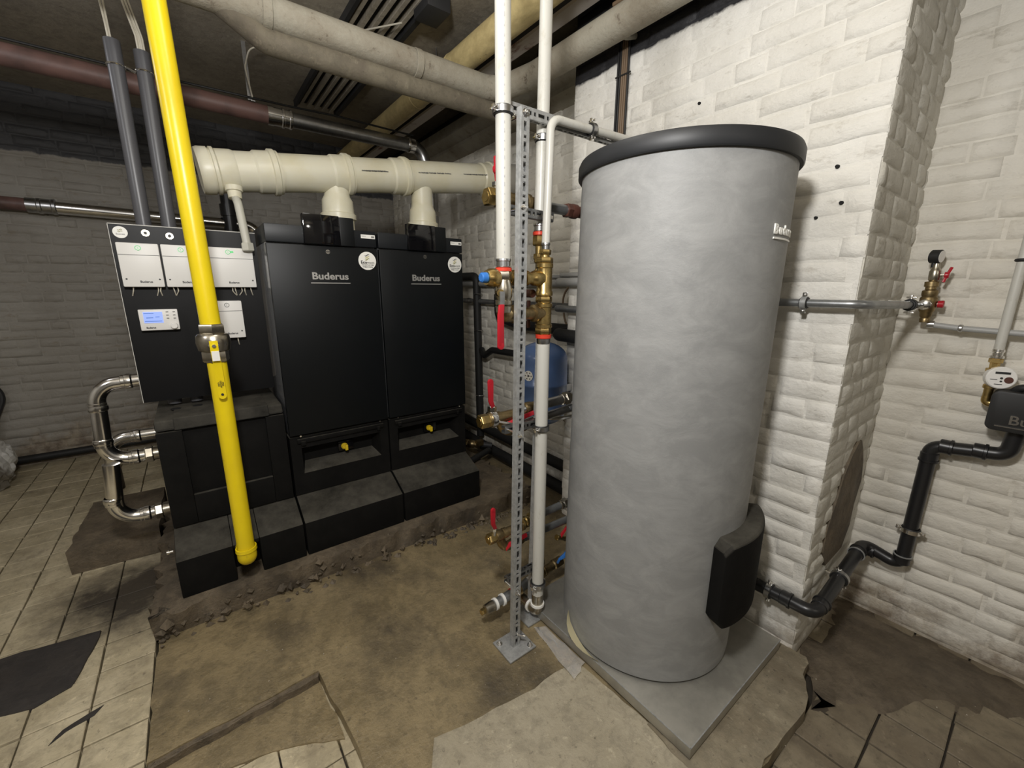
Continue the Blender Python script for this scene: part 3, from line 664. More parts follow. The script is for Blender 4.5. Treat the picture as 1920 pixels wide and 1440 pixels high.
for x in (-.17, -.095, -.085, -.05, -.035, .08, .09, .16, .165, .19, .205, .225, .098, .15):
    z = 1.303 if x not in (.098, .15) else 1.082
    q.tube([(x, YBD-.012, z+.01), (x+r.uniform(-.006, .006), YBD-.02, z-.016), (x+r.uniform(-.012, .012), YBD-.002, z-.034)], .0022, .01, 6)
stuff(q.build('cable_tails', 'wire', cbd))
th = MB().prism([(-.172, YBD-.030, 1.130), (-.048, YBD-.030, 1.130), (-.048, YBD-.030, 1.214), (-.172, YBD-.030, 1.214)], (0, .030, 0)).build('thermostat', 'white', cbd, bevel=.003); yt = YBD-.031
MB().box((-.158, yt-.0008, 1.160), (-.098, yt+.001, 1.204)).build('screen', 'lcd', th, smooth=False)
q = MB()
for z, a, b in ((1.197, -.156, -.125), (1.180, -.150, -.128), (1.183, -.121, -.108), (1.166, -.156, -.102)): q.box((a, yt-.0014, z), (b, yt-.0009, z+.0022))
q.build('screen_text', 'blue', th, smooth=False)
MB().lathe((-.066, yt, 1.146), (0, -1, 0), [(0, .0125), (.009, .012), (.011, .010)], 28).build('knob', 'white', th)
for k in range(6): MB().box((-.086+.022*(k % 2), yt-.0005, 1.202-.013*(k//2)), (-.078+.022*(k % 2), yt+.001, 1.205-.013*(k//2))).build('button', 'print_grey', th, smooth=False)
text('Buderus', .009, 'lettering', 'print', th, (-.140, yt-.0006, 1.141), depth=.0003, offset=.0003)

# conduits with wires
for i, (p0, p1) in enumerate((((-.113, 2.33, .80), (-.103, 2.33, 2.20)), ((-.036, 2.33, .80), (-.021, 2.33, 2.185)))):
    c = thing('cable_conduit', p0, '%s of the two dark vertical cable conduits above the control board' % ('left' if i == 0 else 'right'), 'conduit', 'cable conduits')
    a, b = V(p0), V(p1); d = (b-a).normalized()
    MB().lathe(a, b-a, [(0, .025), ((b-a).length, .025), ((b-a).length, .022), ((b-a).length-.03, .022)], 24).build('tube', 'abs_dark', c)
    q = MB()
    for k in range(2+2*i):
        o = V((.006*(k-1), .004*(k % 2), 0)); e = V((-.02-.035*i-.004*k, .02, .33))
        q.tube([b+o-d*.05, b+o+V((-.003, 0, .05)), b+o+e*.6+V((.008*(k % 2), 0, 0)), V((b.x+e.x+o.x*1.5, b.y+.03, ZC-.001))], .0036, .06, 8)
    q.build('wire', 'wire', c)
    MB().torus(a+d*((2.115-a.z)/d.z), d, .0265, .0035, 28, 6).build('clamp_ring', 'chrome', c)
cp = tag(MB().cyl((-.079, 2.325, 2.118), (-.048, 2.325, 2.105), .005, 8).build('clamp_link', 'chrome'), 'small chrome link clamping the two cable conduits together', 'clamp')

# ------------------------------------------------------------------ cream flue
YFL = 2.35
fa, fb = U(372, 320, y=YFL), U(985, 338, y=YFL); fb = V((1.846, YFL, fa.z+(fb.z-fa.z)*(1.846-fa.x)/(fb.x-fa.x)))
fd = (fb-fa).normalized()
def fx(x): return (x-fa.x)/fd.x
fl = thing('flue_pipe', (.85, YFL, 1.56), 'fat cream plastic flue pipe above the two boilers', 'flue')
R = .084
cap = MB().lathe(fa, fd, [(0, .070), (0, .090), (.012, .095), (.045, .095), (.045, .089), (.052, .089), (.055, .096), (.066, .096), (.072, .089), (.13, .089), (.14, .085)], 40).build('end_cap', 'pp', fl)
MB().lathe(fa, fd, [(.10, R), ((fb-fa).length, R)], 40).build('pipe', 'pp', fl)
for px in (515, 650, 757, 918):
    x = U(px, 320, y=YFL).x; t = fx(x)
    MB().lathe(fa, fd, [(t-.085, R), (t-.075, R+.007), (t-.02, R+.007), (t-.016, R+.015), (t+.004, R+.015), (t+.008, R+.010), (t+.018, R+.009), (t+.020, R)], 40, cap=False).build('socket', 'pp', fl)
MB().lathe(fa, fd, [(fx(1.60), .080), (fx(1.60), .092), ((fb-fa).length, .092), ((fb-fa).length, .080)], 40).build('wall_sleeve', 'pp_grey', fl)['label'] = 'grey sleeve entering the wall'
q = MB()
for px0, px1 in ((668, 712), (772, 830), (855, 900)):
    for k in range(12):
        x0_ = U(px0+(px1-px0)*k/12, 325, y=YFL).x; t0 = fx(x0_); c = fa+fd*t0
        q.box((c.x, c.y-.0888, c.z+.005), (c.x+.012+.006*(k % 3), c.y-.087, c.z+.0085))
q.build('printed_line', 'print_grey', fl, smooth=False)
for i, xx in enumerate((.668, 1.140)):
    zc = fa.z+(xx-fa.x)*fd.z/fd.x
    rz = MB().lathe((xx, YFL, zc-.04), (0, 0, -1), [(0, .060), (zc-.04-1.775, .060), (zc-.04-1.755, .063), (zc-.04-1.735, .074), (zc-.04-1.675, .077), (zc-.04-1.670, .086), (zc-.04-1.645, .086), (zc-.04-1.64, .075), (zc-.04-1.585, .075), (zc-.04-1.58, .090), (zc-.04-1.563, .090)], 36).build('flue_riser', 'pp', fl)
# condensate drain from the flue
dr = thing('drain_tube', (.232, 2.22, 1.47), 'milky plastic drain tube hanging from the flue in front of the control board', 'drain tube')
zt = fa.z+(.222-fa.x)*fd.z/fd.x-.085
MB().tube([(.218, 2.33, zt), (.219, 2.29, zt-.03), (.222, 2.25, zt-.06), (.232, 2.22, 1.49)], .0165, .03, 20).build('tube', 'pp_clear', dr)
MB().lathe((.2185, 2.30, zt+.012), (0, -.2, -1), [(0, .034), (.02, .033), (.022, .027), (.05, .026), (.052, .018)], 24).build('socket', 'pp', dr)
MB().hexa((.232, 2.22, 1.492), (.233, 2.218, 1.458), .025).build('end_cap', 'pp_clear', dr)

# ------------------------------------------------------------------ gas pipe
gx, gy = .046, 1.795
gp = thing('gas_pipe', (gx, gy, .24), 'bright yellow vertical gas pipe in front of the black units', 'gas pipe')
MB().tube([(.028, gy, ZC+.01), (.046, gy, 1.175)], .0305, 0, 28).build('upper_pipe', 'yellow', gp)
MB().tube([(.047, gy, 1.045), (gx, gy, .275)], .0298, 0, 28).build('lower_pipe', 'yellow', gp)
MB().lathe((gx, gy, .30), (0, 0, -1), [(0, .031), (0, .036), (.014, .037), (.016, .034)], 28, cap=False).tube([(gx, gy, .285), (gx, gy, .252), (gx, gy+.15, .245)], .0335, .033, 28, seg=10).build('elbow', 'yellow', gp)
v = MB().hexa((.0465, gy, 1.178), (.0465, gy, 1.142), .041).lathe((.0465, gy, 1.143), (0, 0, -1), [(0, .036), (0, .044), (.006, .049), (.030, .052), (.056, .047), (.060, .040)], 28).hexa((.047, gy, 1.086), (.047, gy, 1.045), .041, twist=.3).build('valve_body', 'nickel', gp, ang=40)
n_ = V((-.05, -.998, 0))
MB().lathe((.044, gy-.046, 1.108), (0, -1, 0), [(0, .016), (.012, .016), (.012, .011), (.02, .011), (.02, .006), (.03, .006)], 6).build('stem_nut', 'chrome', v)
lv = MB().strip([(.044, gy-.068, 1.125), (.044, gy-.068, 1.092), (.046, gy-.054, 1.045), (.047, gy-.052, .93)], (1, 0, 0), .024, .004).lathe((.047, gy-.054, .93), (0, 1, 0), [(0, .012), (.004, .012)], 20).build('lever', 'yellow', v)
MB().box((.034, gy-.0715, 1.056), (.056, gy-.0655, 1.090)).build('lever_neck', 'white', v, smooth=False, bevel=.001)['label'] = 'bare metal lever neck'
for k, s_ in enumerate(('GAS', 'DVGW', 'PN5')): text(s_, .008, 'lettering', 'print', v, (.0405+.006*k, gy-.0565, .972), (0, 0, -1), (1, 0, 0), .0003)
MB().lathe((.047, gy-.0565, .935), (0, -1, 0), [(0, .0042), (.001, .0042)], 14).build('lever_hole', 'print', v)

# ------------------------------------------------------------------ press-fit steel pipework left
def bead(q, p, d, r, n=24):
    q.lathe(p, d, [(-.034, r), (-.032, r*1.06), (-.022, r*1.06), (-.020, r*1.13), (-.010, r*1.16), (-.002, r*1.13), (0, r*1.05), (.004, r)], n, cap=False)
def press_pipe(label, pts, r, beads, flange=None, fil=.075):
    t = thing('press_pipe', pts[-1], label, 'pipe', 'shiny press-fit pipes')
    MB().tube(pts, r, fil, 24, seg=12).build('pipe', 'chrome', t)
    for p, d in beads:
        q = MB(); bead(q, V(p), V(d), r); q.build('press_socket', 'chrome', t)
    if flange:
        p = V(flange); k = MB().hexa(p-V((.085, 0, 0)), p-V((.055, 0, 0)), r*1.25).lathe(p-V((.055, 0, 0)), (1, 0, 0), [(0, r*1.05), (.03, r*1.05), (.03, r*1.5), (.055, r*1.5)], 28).build('union', 'nickel', t)
    return t
r = .0285
press_pipe('shiny pipe looping from the control board down into the black unit', [(-.19, 2.36, .915), (-.36, 2.36, .905), (-.375, 2.36, .575), (-.18, 2.36, .575)], r,
           [((-.245, 2.36, .912), (1, 0, 0)), ((-.364, 2.36, .80), (0, 0, -1)), ((-.372, 2.36, .675), (0, 0, 1)), ((-.27, 2.36, .575), (1, 0, 0))], (-.165, 2.36, .575))
press_pipe('lowest shiny pipe elbow entering the black unit near the floor', [(-.355, 2.30, .58), (-.375, 2.30, .325), (-.18, 2.30, .325)], r,
           [((-.372, 2.30, .43), (0, 0, 1)), ((-.265, 2.30, .325), (1, 0, 0))], (-.165, 2.30, .325))
press_pipe('rear shiny pipe elbow behind the looping pipe', [(-.40, 2.62, .35), (-.40, 2.62, .60), (-.17, 2.62, .60)], r,
           [((-.28, 2.62, .60), (1, 0, 0))])

# ------------------------------------------------------------------ hot water tank on its pan
TX, TY, TR = 1.252, .795, .3045
px0, px1, py0, py1 = .943, 1.552, .407, 1.135
pan = thing('tank_pan', (1.25, .77, 0), 'square folded galvanised pan under the grey tank', 'pan')
q = MB(); q.box((px0, py0, .012), (px1, py1, .050)); q.build('tray', 'pan', pan, bevel=.0015)
MB().box((px0+.03, py0+.03, 0), (px1-.03, py1-.03, .013)).build('underframe', 'black_hole', pan, smooth=False)
for a, b in (((px0-.001, py0, .0485), (px0+.002, py1, .0512)), ((px0, py0-.001, .0485), (px1, py0+.002, .0512))):
    MB().box(a, b).build('folded_edge', 'galv', pan, smooth=False)
tk = thing('hot_water_tank', (TX, TY, .05), 'tall grey cylindrical hot water tank with a black lid', 'tank')
lean = Matrix.Rotation(math.radians(.42), 4, V((-.61, -.79, 0)).cross(V((0, 0, 1))).cross(V((0, 0, 1))).normalized()) if False else Matrix.Identity(4)
BX = V((.011, -.006, 1.58)).normalized()
q = MB().lathe((TX, TY, .052), BX, [(0, TR-.012), (.008, TR-.002), (.03, TR), (.4, TR+.0008), (.8, TR), (1.2, TR+.0008), (1.585, TR)], 120)
q.build('jacket', 'jacket', tk, ang=40)
lt = V((TX, TY, .052))+BX*1.581
MB().lathe(lt, BX, [(0, TR-.002), (0, TR+.009), (.004, TR+.012), (.034, TR+.012), (.045, TR+.007), (.050, TR-.008), (.050, .001)], 120).build('lid', 'lid', tk, ang=45)
a0, a1 = math.radians(-109.5), math.radians(-48); q = MB(); nseg = 16; z0, z1, rc = .283, .577, .03
rings = []
for i in range(nseg+1):
    a = a0+(a1-a0)*i/nseg
    e = min(i, nseg-i)*(a1-a0)/nseg*TR; ins = rc-math.sqrt(max(0, rc*rc-(rc-min(e, rc))**2)) if e < rc else 0
    ri, ro = TR-.004, TR+.056
    zz0, zz1 = z0+ins, z1-ins; ch = .010; roe = ro-(.008 if i in (0, nseg) else 0)
    ring = [(ri, zz0), (roe-ch, zz0), (roe, zz0+ch), (roe, zz1-ch), (roe-ch, zz1), (ri, zz1)]
    rings.append([V((TX+.003+rr*math.cos(a), TY+rr*math.sin(a), z)) for rr, z in ring])
vs = sum(rings, []); fs = [(i*6+k, (i+1)*6+k, (i+1)*6+(k+1) % 6, i*6+(k+1) % 6) for i in range(nseg) for k in range(6)]+[tuple(range(6)), tuple(nseg*6+k for k in range(6))]
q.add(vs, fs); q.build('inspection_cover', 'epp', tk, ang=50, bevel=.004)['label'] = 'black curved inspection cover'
ca = math.radians(-97.4)
def arc_text(body, size, parent, ang, z, rad, mt):
    # letters set one by one around the jacket
    adv = {'B': .68, 'u': .62, 'd': .62, 'e': .60, 'r': .42, 's': .55}; s = 0
    for c in body:
        w_ = adv.get(c, .6)*size*1.12; a = ang+(s+w_/2)/rad; s += w_
        p = V((TX+.009+rad*math.cos(a), TY-.004+rad*math.sin(a), z)); ex = V((-math.sin(a), math.cos(a), 0))
        text(c, size, 'logo_letter', mt, parent, p, ex, (0, 0, 1), .002, offset=.0012)
    return s
sweep = arc_text('Buderus', .033, tk, ca-.015, 1.452, TR+.003, 'sticker')
q = MB(); pts = [V((TX+.009+(TR+.003)*math.cos(ca+sweep/TR*i/8), TY-.004+(TR+.003)*math.sin(ca+sweep/TR*i/8), 1.431)) for i in range(9)]
q.strip(pts, (0, 0, 1), .0045, .003).build('logo_line', 'sticker', tk, smooth=False)
# torn jacket edge with foam
q = MB(); ro = TR+.004
tri = []
for i in range(9):
    a = math.radians(157+i*4.0); zt_ = .135-.078*(i/8)**1.2; zb_ = .118-.075*(i/8)**.7
    tri.append((V((TX+(ro+.040*math.sin(PI*i/8))*math.cos(a), TY+(ro+.040*math.sin(PI*i/8))*math.sin(a), zt_)), V((TX+ro*math.cos(a), TY+ro*math.sin(a), max(.054, zb_)))))
vs = [p for pr in tri for p in pr]; q.add(vs, [(2*i, 2*i+2, 2*i+3, 2*i+1) for i in range(8)]); q.build('torn_foam', 'foam', tk)['label'] = 'peeling cream foam edge'
# clear film under the pan
q = MB(); r_ = random.Random(6); g = [[None]*7 for _ in range(5)]
pa, pb, pc_, pd = V((.935, 1.0, .006)), V((.935, .80, .006)), V((.835, .90, .012)), V((.845, .80, .006))
vs = []
for i in range(5):
    for j in range(7):
        u_, v_ = i/4, j/6; p = pa*(1-u_)*(1-v_)+pb*(1-u_)*v_+V((.895, 1.03, .006))*u_*(1-v_)+V((.862, .775, .006))*u_*v_
        vs.append(p+V((r_.uniform(-.004, .004), r_.uniform(-.006, .006), r_.uniform(0, .012))))
q.add(vs, [(i*7+j, i*7+j+1, (i+1)*7+j+1, (i+1)*7+j) for i in range(4) for j in range(6)])
tag(q.build('plastic_film', 'film', smooth=False), 'scrap of clear plastic film beside the tank pan', 'film')

# ------------------------------------------------------------------ strut frame
def slot_plate(q, p, d, wd, L, w, t, nrm, slot=.026, gap=.009, sw=.011, dots=True):
    """perforated flat web: p start, d along, wd width direction, nrm thickness direction"""
    d, wd, nrm = V(d).normalized(), V(wd).normalized(), V(nrm).normalized(); p = V(p)
    def bx(a0, a1, b0, b1):
        vs = [p+d*a+wd*b+nrm*c for c in (-t/2, t/2) for a, b in ((a0, b0), (a1, b0), (a1, b1), (a0, b1))]
        q.add(vs, [(3, 2, 1, 0), (4, 5, 6, 7), (0, 1, 5, 4), (1, 2, 6, 5), (2, 3, 7, 6), (3, 0, 4, 7)])
    bx(0, L, -w/2, -sw/2); bx(0, L, sw/2, w/2)
    s = gap
    bx(0, gap, -sw/2, sw/2); k = 0
    while s < L:
        ln = slot if (k % 2 == 0 or not dots) else .008
        bx(min(s+ln, L), min(s+ln+gap, L), -sw/2, sw/2); s += ln+gap; k += 1
def channel(q, p0, p1, face, w=.030, dp=.019, **kw):
    """C-channel from p0 to p1, slotted web turned towards 'face'"""
    p0, p1 = V(p0), V(p1); d = (p1-p0); L = d.length; d.normalize(); f = V(face); f = (f-d*f.dot(d)).normalized(); wd = d.cross(f)
    slot_plate(q, p0+f*dp/2, d, wd, L, w, .0025, f, **kw)
    for s in (-1, 1):
        slot_plate(q, p0+wd*s*w/2, d, f, L, dp, .0025, wd, sw=.0002 if s*wd.x < 0 else .009, slot=.022)
        c = p0+wd*s*(w/2-.005)-f*dp/2
        vs = [c+d*a+wd*b+f*e for e in (-.001, .001) for a, b in ((0, -.005), (L, -.005), (L, .005), (0, .005))]
        q.add(vs, [(3, 2, 1, 0), (4, 5, 6, 7), (0, 1, 5, 4), (1, 2, 6, 5), (2, 3, 7, 6), (3, 0, 4, 7)])
def bolt(parent, p, d, r=.008, L=.008):
    p = V(p); d = V(d).normalized(); q = MB().hexa(p, p+d*L, r).lathe(p-d*.001, d, [(0, r*1.45), (.0018, r*1.45)], 16).lathe(p, d, [(0, r*.5), (L+.008, r*.5)], 10)
    return q.build('bolt', 'chrome', parent)
sf = thing('strut_frame', (.87, 1.05, 0), 'galvanised perforated strut frame standing between the boilers and the tank', 'frame')
PA0, PA1 = V((.792, 1.014, .006)), V((.812, 1.014, 1.792))
PB0, PB1 = V((.946, 1.100, .006)), V((.985, 1.100, 1.838))
for nm, a, b in (('post', PA0, PA1), ('post', PB0, PB1)):
    q = MB(); channel(q, a, b, (0, -1, 0)); q.build(nm, 'galv', sf, smooth=False)
    q = MB().box((a.x-.062, a.y-.055, .002), (a.x+.058, a.y+.055, .009)); bp = q.build('base_plate', 'galv', sf, bevel=.002)
    for dx, dy in ((-.045, .035), (.042, -.038)): bolt(bp, (a.x+dx, a.y+dy, .009), (0, 0, 1), .008, .007)
    bolt(sf, (a.x+.006, a.y-.010, .055), (.75, -1, 0), .0045, .02)
for (xa, ya, za), (xb, yb, zb) in (((.796, 1.072, 1.808), (1.59, 1.072, 1.814)), ((.800, 1.076, 1.535), (.985, 1.076, 1.528)), ((.790, 1.082, .832), (.985, 1.082, .828)), ((.800, 1.082, .235), (.985, 1.082, .233))):
    q = MB(); channel(q, (xa, ya, za), (xb, yb, zb), (0, -1, .0), dots=True, dp=.018, w=.030 if za > 1.6 else .026); q.build('crossbar', 'galv' if za > 1.6 else 'galv_dark', sf, smooth=False)
for x, z, yb_ in ((.812, 1.778, 1.064), (.809, 1.53, 1.067), (.801, .832, 1.073), (.795, .236, 1.073)):
    bolt(sf, (x, 1.004, z), (0, -1, 0), .0075, .008); MB().cyl((x, 1.02, z), (x, yb_, z), .005, 10).build('stud', 'chrome', sf)
bolt(sf, (.985, 1.09, 1.81), (0, -1, 0), .0075, .008)

def collar(p, d, R_, label=None, stud=None, wing=False):
    """rubber-lined split clamp around a pipe with its screws, fixed to the frame or wall"""
    p = V(p); d = V(d).normalized(); x, y, _ = frame(d)
    q = MB().lathe(p-d*.011, d, [(0, R_+.0005), (0, R_+.004), (.003, R_+.006), (.019, R_+.006), (.022, R_+.004), (.022, R_+.0005)], 28, cap=False)
    return q, x, y
def pipe_clamp(p, d, R_, label, ear=(1, 0, 0), stud=None, mt='steel'):
    p = V(p); t = thing('pipe_clamp', p, label, 'clamp'); q, x, y = collar(p, d, R_); q.build('rubber_lining', 'rubber', t)
    dd = V(d).normalized(); e = V(ear); e = (e-dd*e.dot(dd)).normalized()
    c = MB().lathe(p-dd*.008, dd, [(0, R_+.004), (0, R_+.0078), (.016, R_+.0078), (.016, R_+.004)], 28, cap=False)
    c.build('band', mt, t)
    k = dd.cross(e)
    for s in (1, -1):
        MB().prism([p+e*s*(R_+.004)-dd*.007-k*.004, p+e*s*(R_+.020)-dd*.007-k*.004, p+e*s*(R_+.020)+dd*.007-k*.004, p+e*s*(R_+.004)+dd*.007-k*.004], k*.008).cyl(p+e*s*(R_+.013)-k*.012, p+e*s*(R_+.013)+k*.014, .0035, 8).build('ear', 'chrome', t, bevel=.001)
    if stud: MB().cyl(p+(V(stud)-p).normalized()*(R_+.006), stud, .005, 10).build('stud', 'chrome', t)
    return t

# ------------------------------------------------------------------ white risers and the brass manifold
def riser(label, pts, r, fil=0, sleeve=None, sdir=(0, 0, -1), ring=True):
    t = thing('white_pipe', pts[-1], label, 'pipe', 'white plastic heating pipes')
    MB().tube(pts, r, fil, 24, seg=12).build('pipe', 'white_pipe', t)
    if sleeve:
        MB().lathe(sleeve, sdir, [(0, r*.98), (0, r+.001), (.006, r+.0015), (.008, r-.001), (.022, r-.001), (.024, r+.001), (.026, r-.002)], 24).build('press_sleeve', 'steel', t)
        if ring: MB().lathe(V(sleeve)+V(sdir)*.026, sdir, [(0, r-.001), (0, r+.003), (.010, r+.003), (.012, r-.001)], 24).build('red_ring', 'red_ring', t)
    return t
r_ = .0222
w1 = riser('straight white pipe left of the strut frame, ending in a red-levered brass valve', [(.768, 1.05, ZC-.0), (.769, 1.05, 1.385)], r_, 0, (.769, 1.05, 1.388))
q = MB()
for k in range(40):
    z = 2.3-k*.023; q.box((.769-.0112, 1.05-.0210, z), (.769-.0104, 1.05-.0180, z+(.006, .010, .004)[k % 3]))
q.build('printed_line', 'faint', w1, smooth=False)
w2 = riser('white pipe behind the frame, dropping to a slim brass connector', [(.976, 1.10, ZC), (.955, 1.10, 1.508)], .0198, 0, (.955, 1.10, 1.510))
w3 = riser('slim white pipe bending over from the brass column to run behind the tank lid', [(.934, 1.045, 1.442), (.945, 1.045, 1.806), (1.02, 1.047, 1.808), (1.58, 1.05, 1.828)], .0132, .055, (.934, 1.045, 1.444), ring=False)
w4 = riser('lower white pipe from the brass column down to the floor elbow', [(.936, 1.05, 1.118), (.932, 1.05, .098)], r_)
MB().lathe((.936, 1.05, 1.137), (0, 0, -1), [(0, r_-.002), (.001, r_+.001), (.014, r_+.001), (.020, r_-.001)], 24).build('press_sleeve', 'steel', w4)
MB().lathe((.936, 1.05, 1.150), (0, 0, -1), [(0, r_), (0, r_+.0045), (.012, r_+.0045), (.013, r_)], 24).build('red_ring', 'red_ring', w4)
MB().lathe((.932, 1.05, .135), (0, 0, -1), [(0, r_-.001), (0, r_+.0008), (.045, r_+.0008)], 24).build('press_sleeve', 'nickel', w4)
MB().lathe((.932, 1.05, .094), (0, 0, -1), [(0, r_), (0, r_+.005), (.010, r_+.005), (.011, r_)], 24).build('thread_tape', 'ptfe', w4)
MB().tube([(.932, 1.05, .090), (.932, 1.05, .052), (.930, 1.15, .056)], .021, .026, 20, seg=10).build('elbow', 'nickel', w4)
MB().lathe((.931, 1.085, .053), (0, 1, 0), [(0, .021), (0, .026), (.010, .026), (.010, .021)], 20).build('thread_tape', 'ptfe', w4)
bc = thing('brass_manifold', (.934, 1.05, 1.12), 'brass tee column and cross branches with a red lever under the white pipes', 'manifold')
bx, by = .935, 1.05
col_ = MB().hexa((.934, by-.004, 1.425), (.934, by-.002, 1.408), .020).lathe((.934, by-.002, 1.409), (0, 0, -1), [(0, .015), (.016, .016)], 20).hexa((bx, by, 1.400), (bx, by, 1.380), .0285)
col_.lathe((bx, by, 1.382), (0, 0, -1), [(0, .025), (.002, .0285), (.014, .0285), (.017, .0258), (.088, .0258), (.092, .0288), (.103, .0288), (.106, .024), (.128, .024), (.130, .0288), (.140, .0288), (.143, .0258), (.196, .0258), (.199, .0288), (.208, .0288), (.212, .022)], 32)
col_.hexa((bx, by, 1.276), (bx, by, 1.256), .028).hexa((bx, by, 1.174), (bx, by, 1.150), .0275)
col_.build('tee_column', 'brass', bc, ang=38)
h1 = MB().lathe((.705, by, 1.332), (1, 0, 0), [(0, .016), (0, .021), (.012, .0265), (.030, .0275), (.040, .024)], 28).lathe((.790, by, 1.333), (1, 0, 0), [(0, .020), (.012, .024), (.020, .024), (.022, .018), (.026, .022), (.040, .0235), (.042, .018), (.055, .018), (.057, .024), (.070, .024), (.072, .019), (.09, .019), (.095, .023), (.110, .0245), (.130, .024)], 28)
h1.build('upper_branch', 'brass', bc, ang=40)
MB().lathe((.707, by, 1.332), (-1, 0, 0), [(0, .0155), (.004, .016), (.018, .0145), (.021, .011)], 14).build('blue_cap', 'blue', bc)
va = MB().hexa((.769, by, 1.352), (.769, by, 1.326), .0275).lathe((.769, by, 1.327), (0, 0, -1), [(0, .022), (.010, .024), (.028, .027), (.050, .027), (.060, .023), (.062, .0265), (.074, .0265), (.076, .021), (.080, .0255), (.098, .0255), (.100, .021)], 28)
va.build('valve_body', 'nickel', bc, ang=38)
MB().tube([(.769, by, 1.245), (.769, by, 1.222), (.80, by, 1.222), (.83, by, 1.222)], .0245, .024, 22, seg=8).lathe((.800, by, 1.222), (1, 0, 0), [(0, .0245), (.004, .029), (.014, .029), (.018, .024), (.022, .028), (.032, .028), (.034, .02), (.085, .02), (.088, .028), (.100, .028), (.104, .023), (.130, .024)], 28).build('lower_branch', 'brass_dull', bc, ang=38)
vl = MB().cyl((.742, by-.012, 1.288), (.728, by-.042, 1.288), .011, 14).build('valve_stem', 'brass', bc)
MB().strip([(.730, by-.046, 1.292), (.726, by-.052, 1.262), (.716, by-.060, 1.235)], (1, .1, 0), .018, .004).build('lever_neck', 'steel', vl, smooth=False)
MB().strip([(.722, by-.054, 1.255), (.713, by-.062, 1.225), (.713, by-.062, 1.135)], (1, .1, 0), [.018, .020, .022], .009).lathe((.713, by-.0665, 1.135), (0, 1, 0), [(0, .011), (.009, .011)], 18).build('lever', 'red', bc, bevel=.0025)['label'] = 'red lever hanging down'
sl = MB().hexa((.955, 1.10, 1.472), (.954, 1.10, 1.440), .0225).lathe((.954, 1.10, 1.442), (0, 0, -1), [(0, .013), (.04, .013), (.042, .017), (.055, .017), (.058, .012), (.10, .013), (.105, .02)], 20).hexa((.954, 1.10, 1.415), (.954, 1.10, 1.395), .019)
sl.tube([(.954, 1.10, 1.36), (.950, 1.09, 1.332), (.935, 1.05, 1.332)], .019, .02, 18).build('slim_connector', 'brass', bc, ang=38)
MB().box((.905, 1.095, 1.17), (.916, 1.103, 1.262)).cyl((.912, 1.11, 1.285), (.912, 1.08, 1.285), .014, 14).build('rear_lever', 'tee_dark', bc, bevel=.002)

def ball_valve_x(parent, x, y, z, r, lever_dir=None, cap='brass'):
    """capped brass valve lying along +X"""
    q = MB().hexa((x, y, z), (x+.035, y, z), r*1.08).lathe((x-.002, y, z), (1, 0, 0), [(0, r*.55), (.003, r*.6)], 20)
    q.build('plug', cap, parent, ang=38)
    q = MB().lathe((x+.034, y, z), (1, 0, 0), [(0, r*.85), (.004, r*1.05), (.022, r*1.12), (.030, r*.9), (.034, r*.9), (.036, r*1.02), (.050, r*1.02), (.052, r*.86), (.12, r*.86), (.122, r*1.05), (.134, r*1.05), (.137, r*.8), (.16, r*.8)], 26)
    return q.build('valve_body', 'brass_dull', parent, ang=38)
# the branches run behind the risers: their run lies on y = 1.14
def K(x, y, z, k=1.0857): return (x*k, y*k, CAMH+(z-CAMH)*k)
def tank_end(parent, x, y, z, r):
    p = K(x, y, z); MB().tube([p, (1.212, p[1], p[2]), (1.212, 1.085, p[2])], r, .03, 18, seg=6).build('tank_elbow', 'grey_pipe', parent)
# top branch to the tank
tb = thing('tank_branch', K(.71, 1.05, 1.553), 'top grey branch pipe from the tank ending in a brass cap with a red handle', 'branch pipe')
ball_valve_x(tb, *K(.708, 1.05, 1.556), 0.0265)
MB().tube([K(.86, 1.052, 1.554), K(1.03, 1.052, 1.553)], .0175, 0, 20).build('pipe', 'grey_pipe', tb)
MB().hexa(K(1.022, 1.052, 1.553), K(1.045, 1.052, 1.553), .025).lathe(K(1.043, 1.052, 1.553), (1, 0, 0), [(0, .020), (.01, .025), (.03, .025), (.035, .020), (.08, .020)], 22).build('union', 'tee_dark', tb)
MB().tube([K(.743, 1.05, 1.570), K(.743, 1.045, 1.588)], .012, 0, 14).hexa(K(.743, 1.045, 1.584), K(.743, 1.044, 1.598), .016).build('valve_stem', 'chrome', tb)
MB().strip([K(.742, 1.04, 1.593), K(.740, 1.037, 1.62), K(.740, 1.037, 1.662)], (1, 0, 0), [.014, .022, .025], .012).lathe(K(.740, 1.031, 1.628), (0, 1, 0), [(0, .017), (.012, .017)], 16).build('handle', 'red', tb, bevel=.003)['label'] = 'red handle'
# middle branches
mb = thing('tank_branch', K(.68, 1.05, .90), 'middle branch pipe from the tank ending in a brass cap with an upright red lever', 'branch pipe')
ball_valve_x(mb, *K(.674, 1.05, .890), 0.0233)
MB().lathe(K(.712, 1.05, .891), (1, 0, 0), [(0, .022), (0, .029), (.010, .031), (.022, .029), (.022, .022)], 24).hexa(K(.722, 1.05, .915), K(.723, 1.05, .935), .016).build('valve_collar', 'chrome', mb)
MB().tube([K(.83, 1.052, .898), K(1.08, 1.052, .908)], .0185, 0, 20).build('pipe', 'steel', mb)
MB().lathe(K(.855, 1.052, .899), (1, 0, 0), [(0, .02), (.004, .025), (.03, .026), (.04, .023), (.07, .023), (.075, .0195)], 24).build('reducer', 'brass_dull', mb)
MB().lathe(K(1.03, 1.052, .906), (1, 0, 0), [(0, .0185), (.002, .022), (.010, .022), (.012, .019)], 22, cap=False).hexa(K(1.045, 1.052, .907), K(1.072, 1.052, .908), .026).build('union', 'nickel', mb)
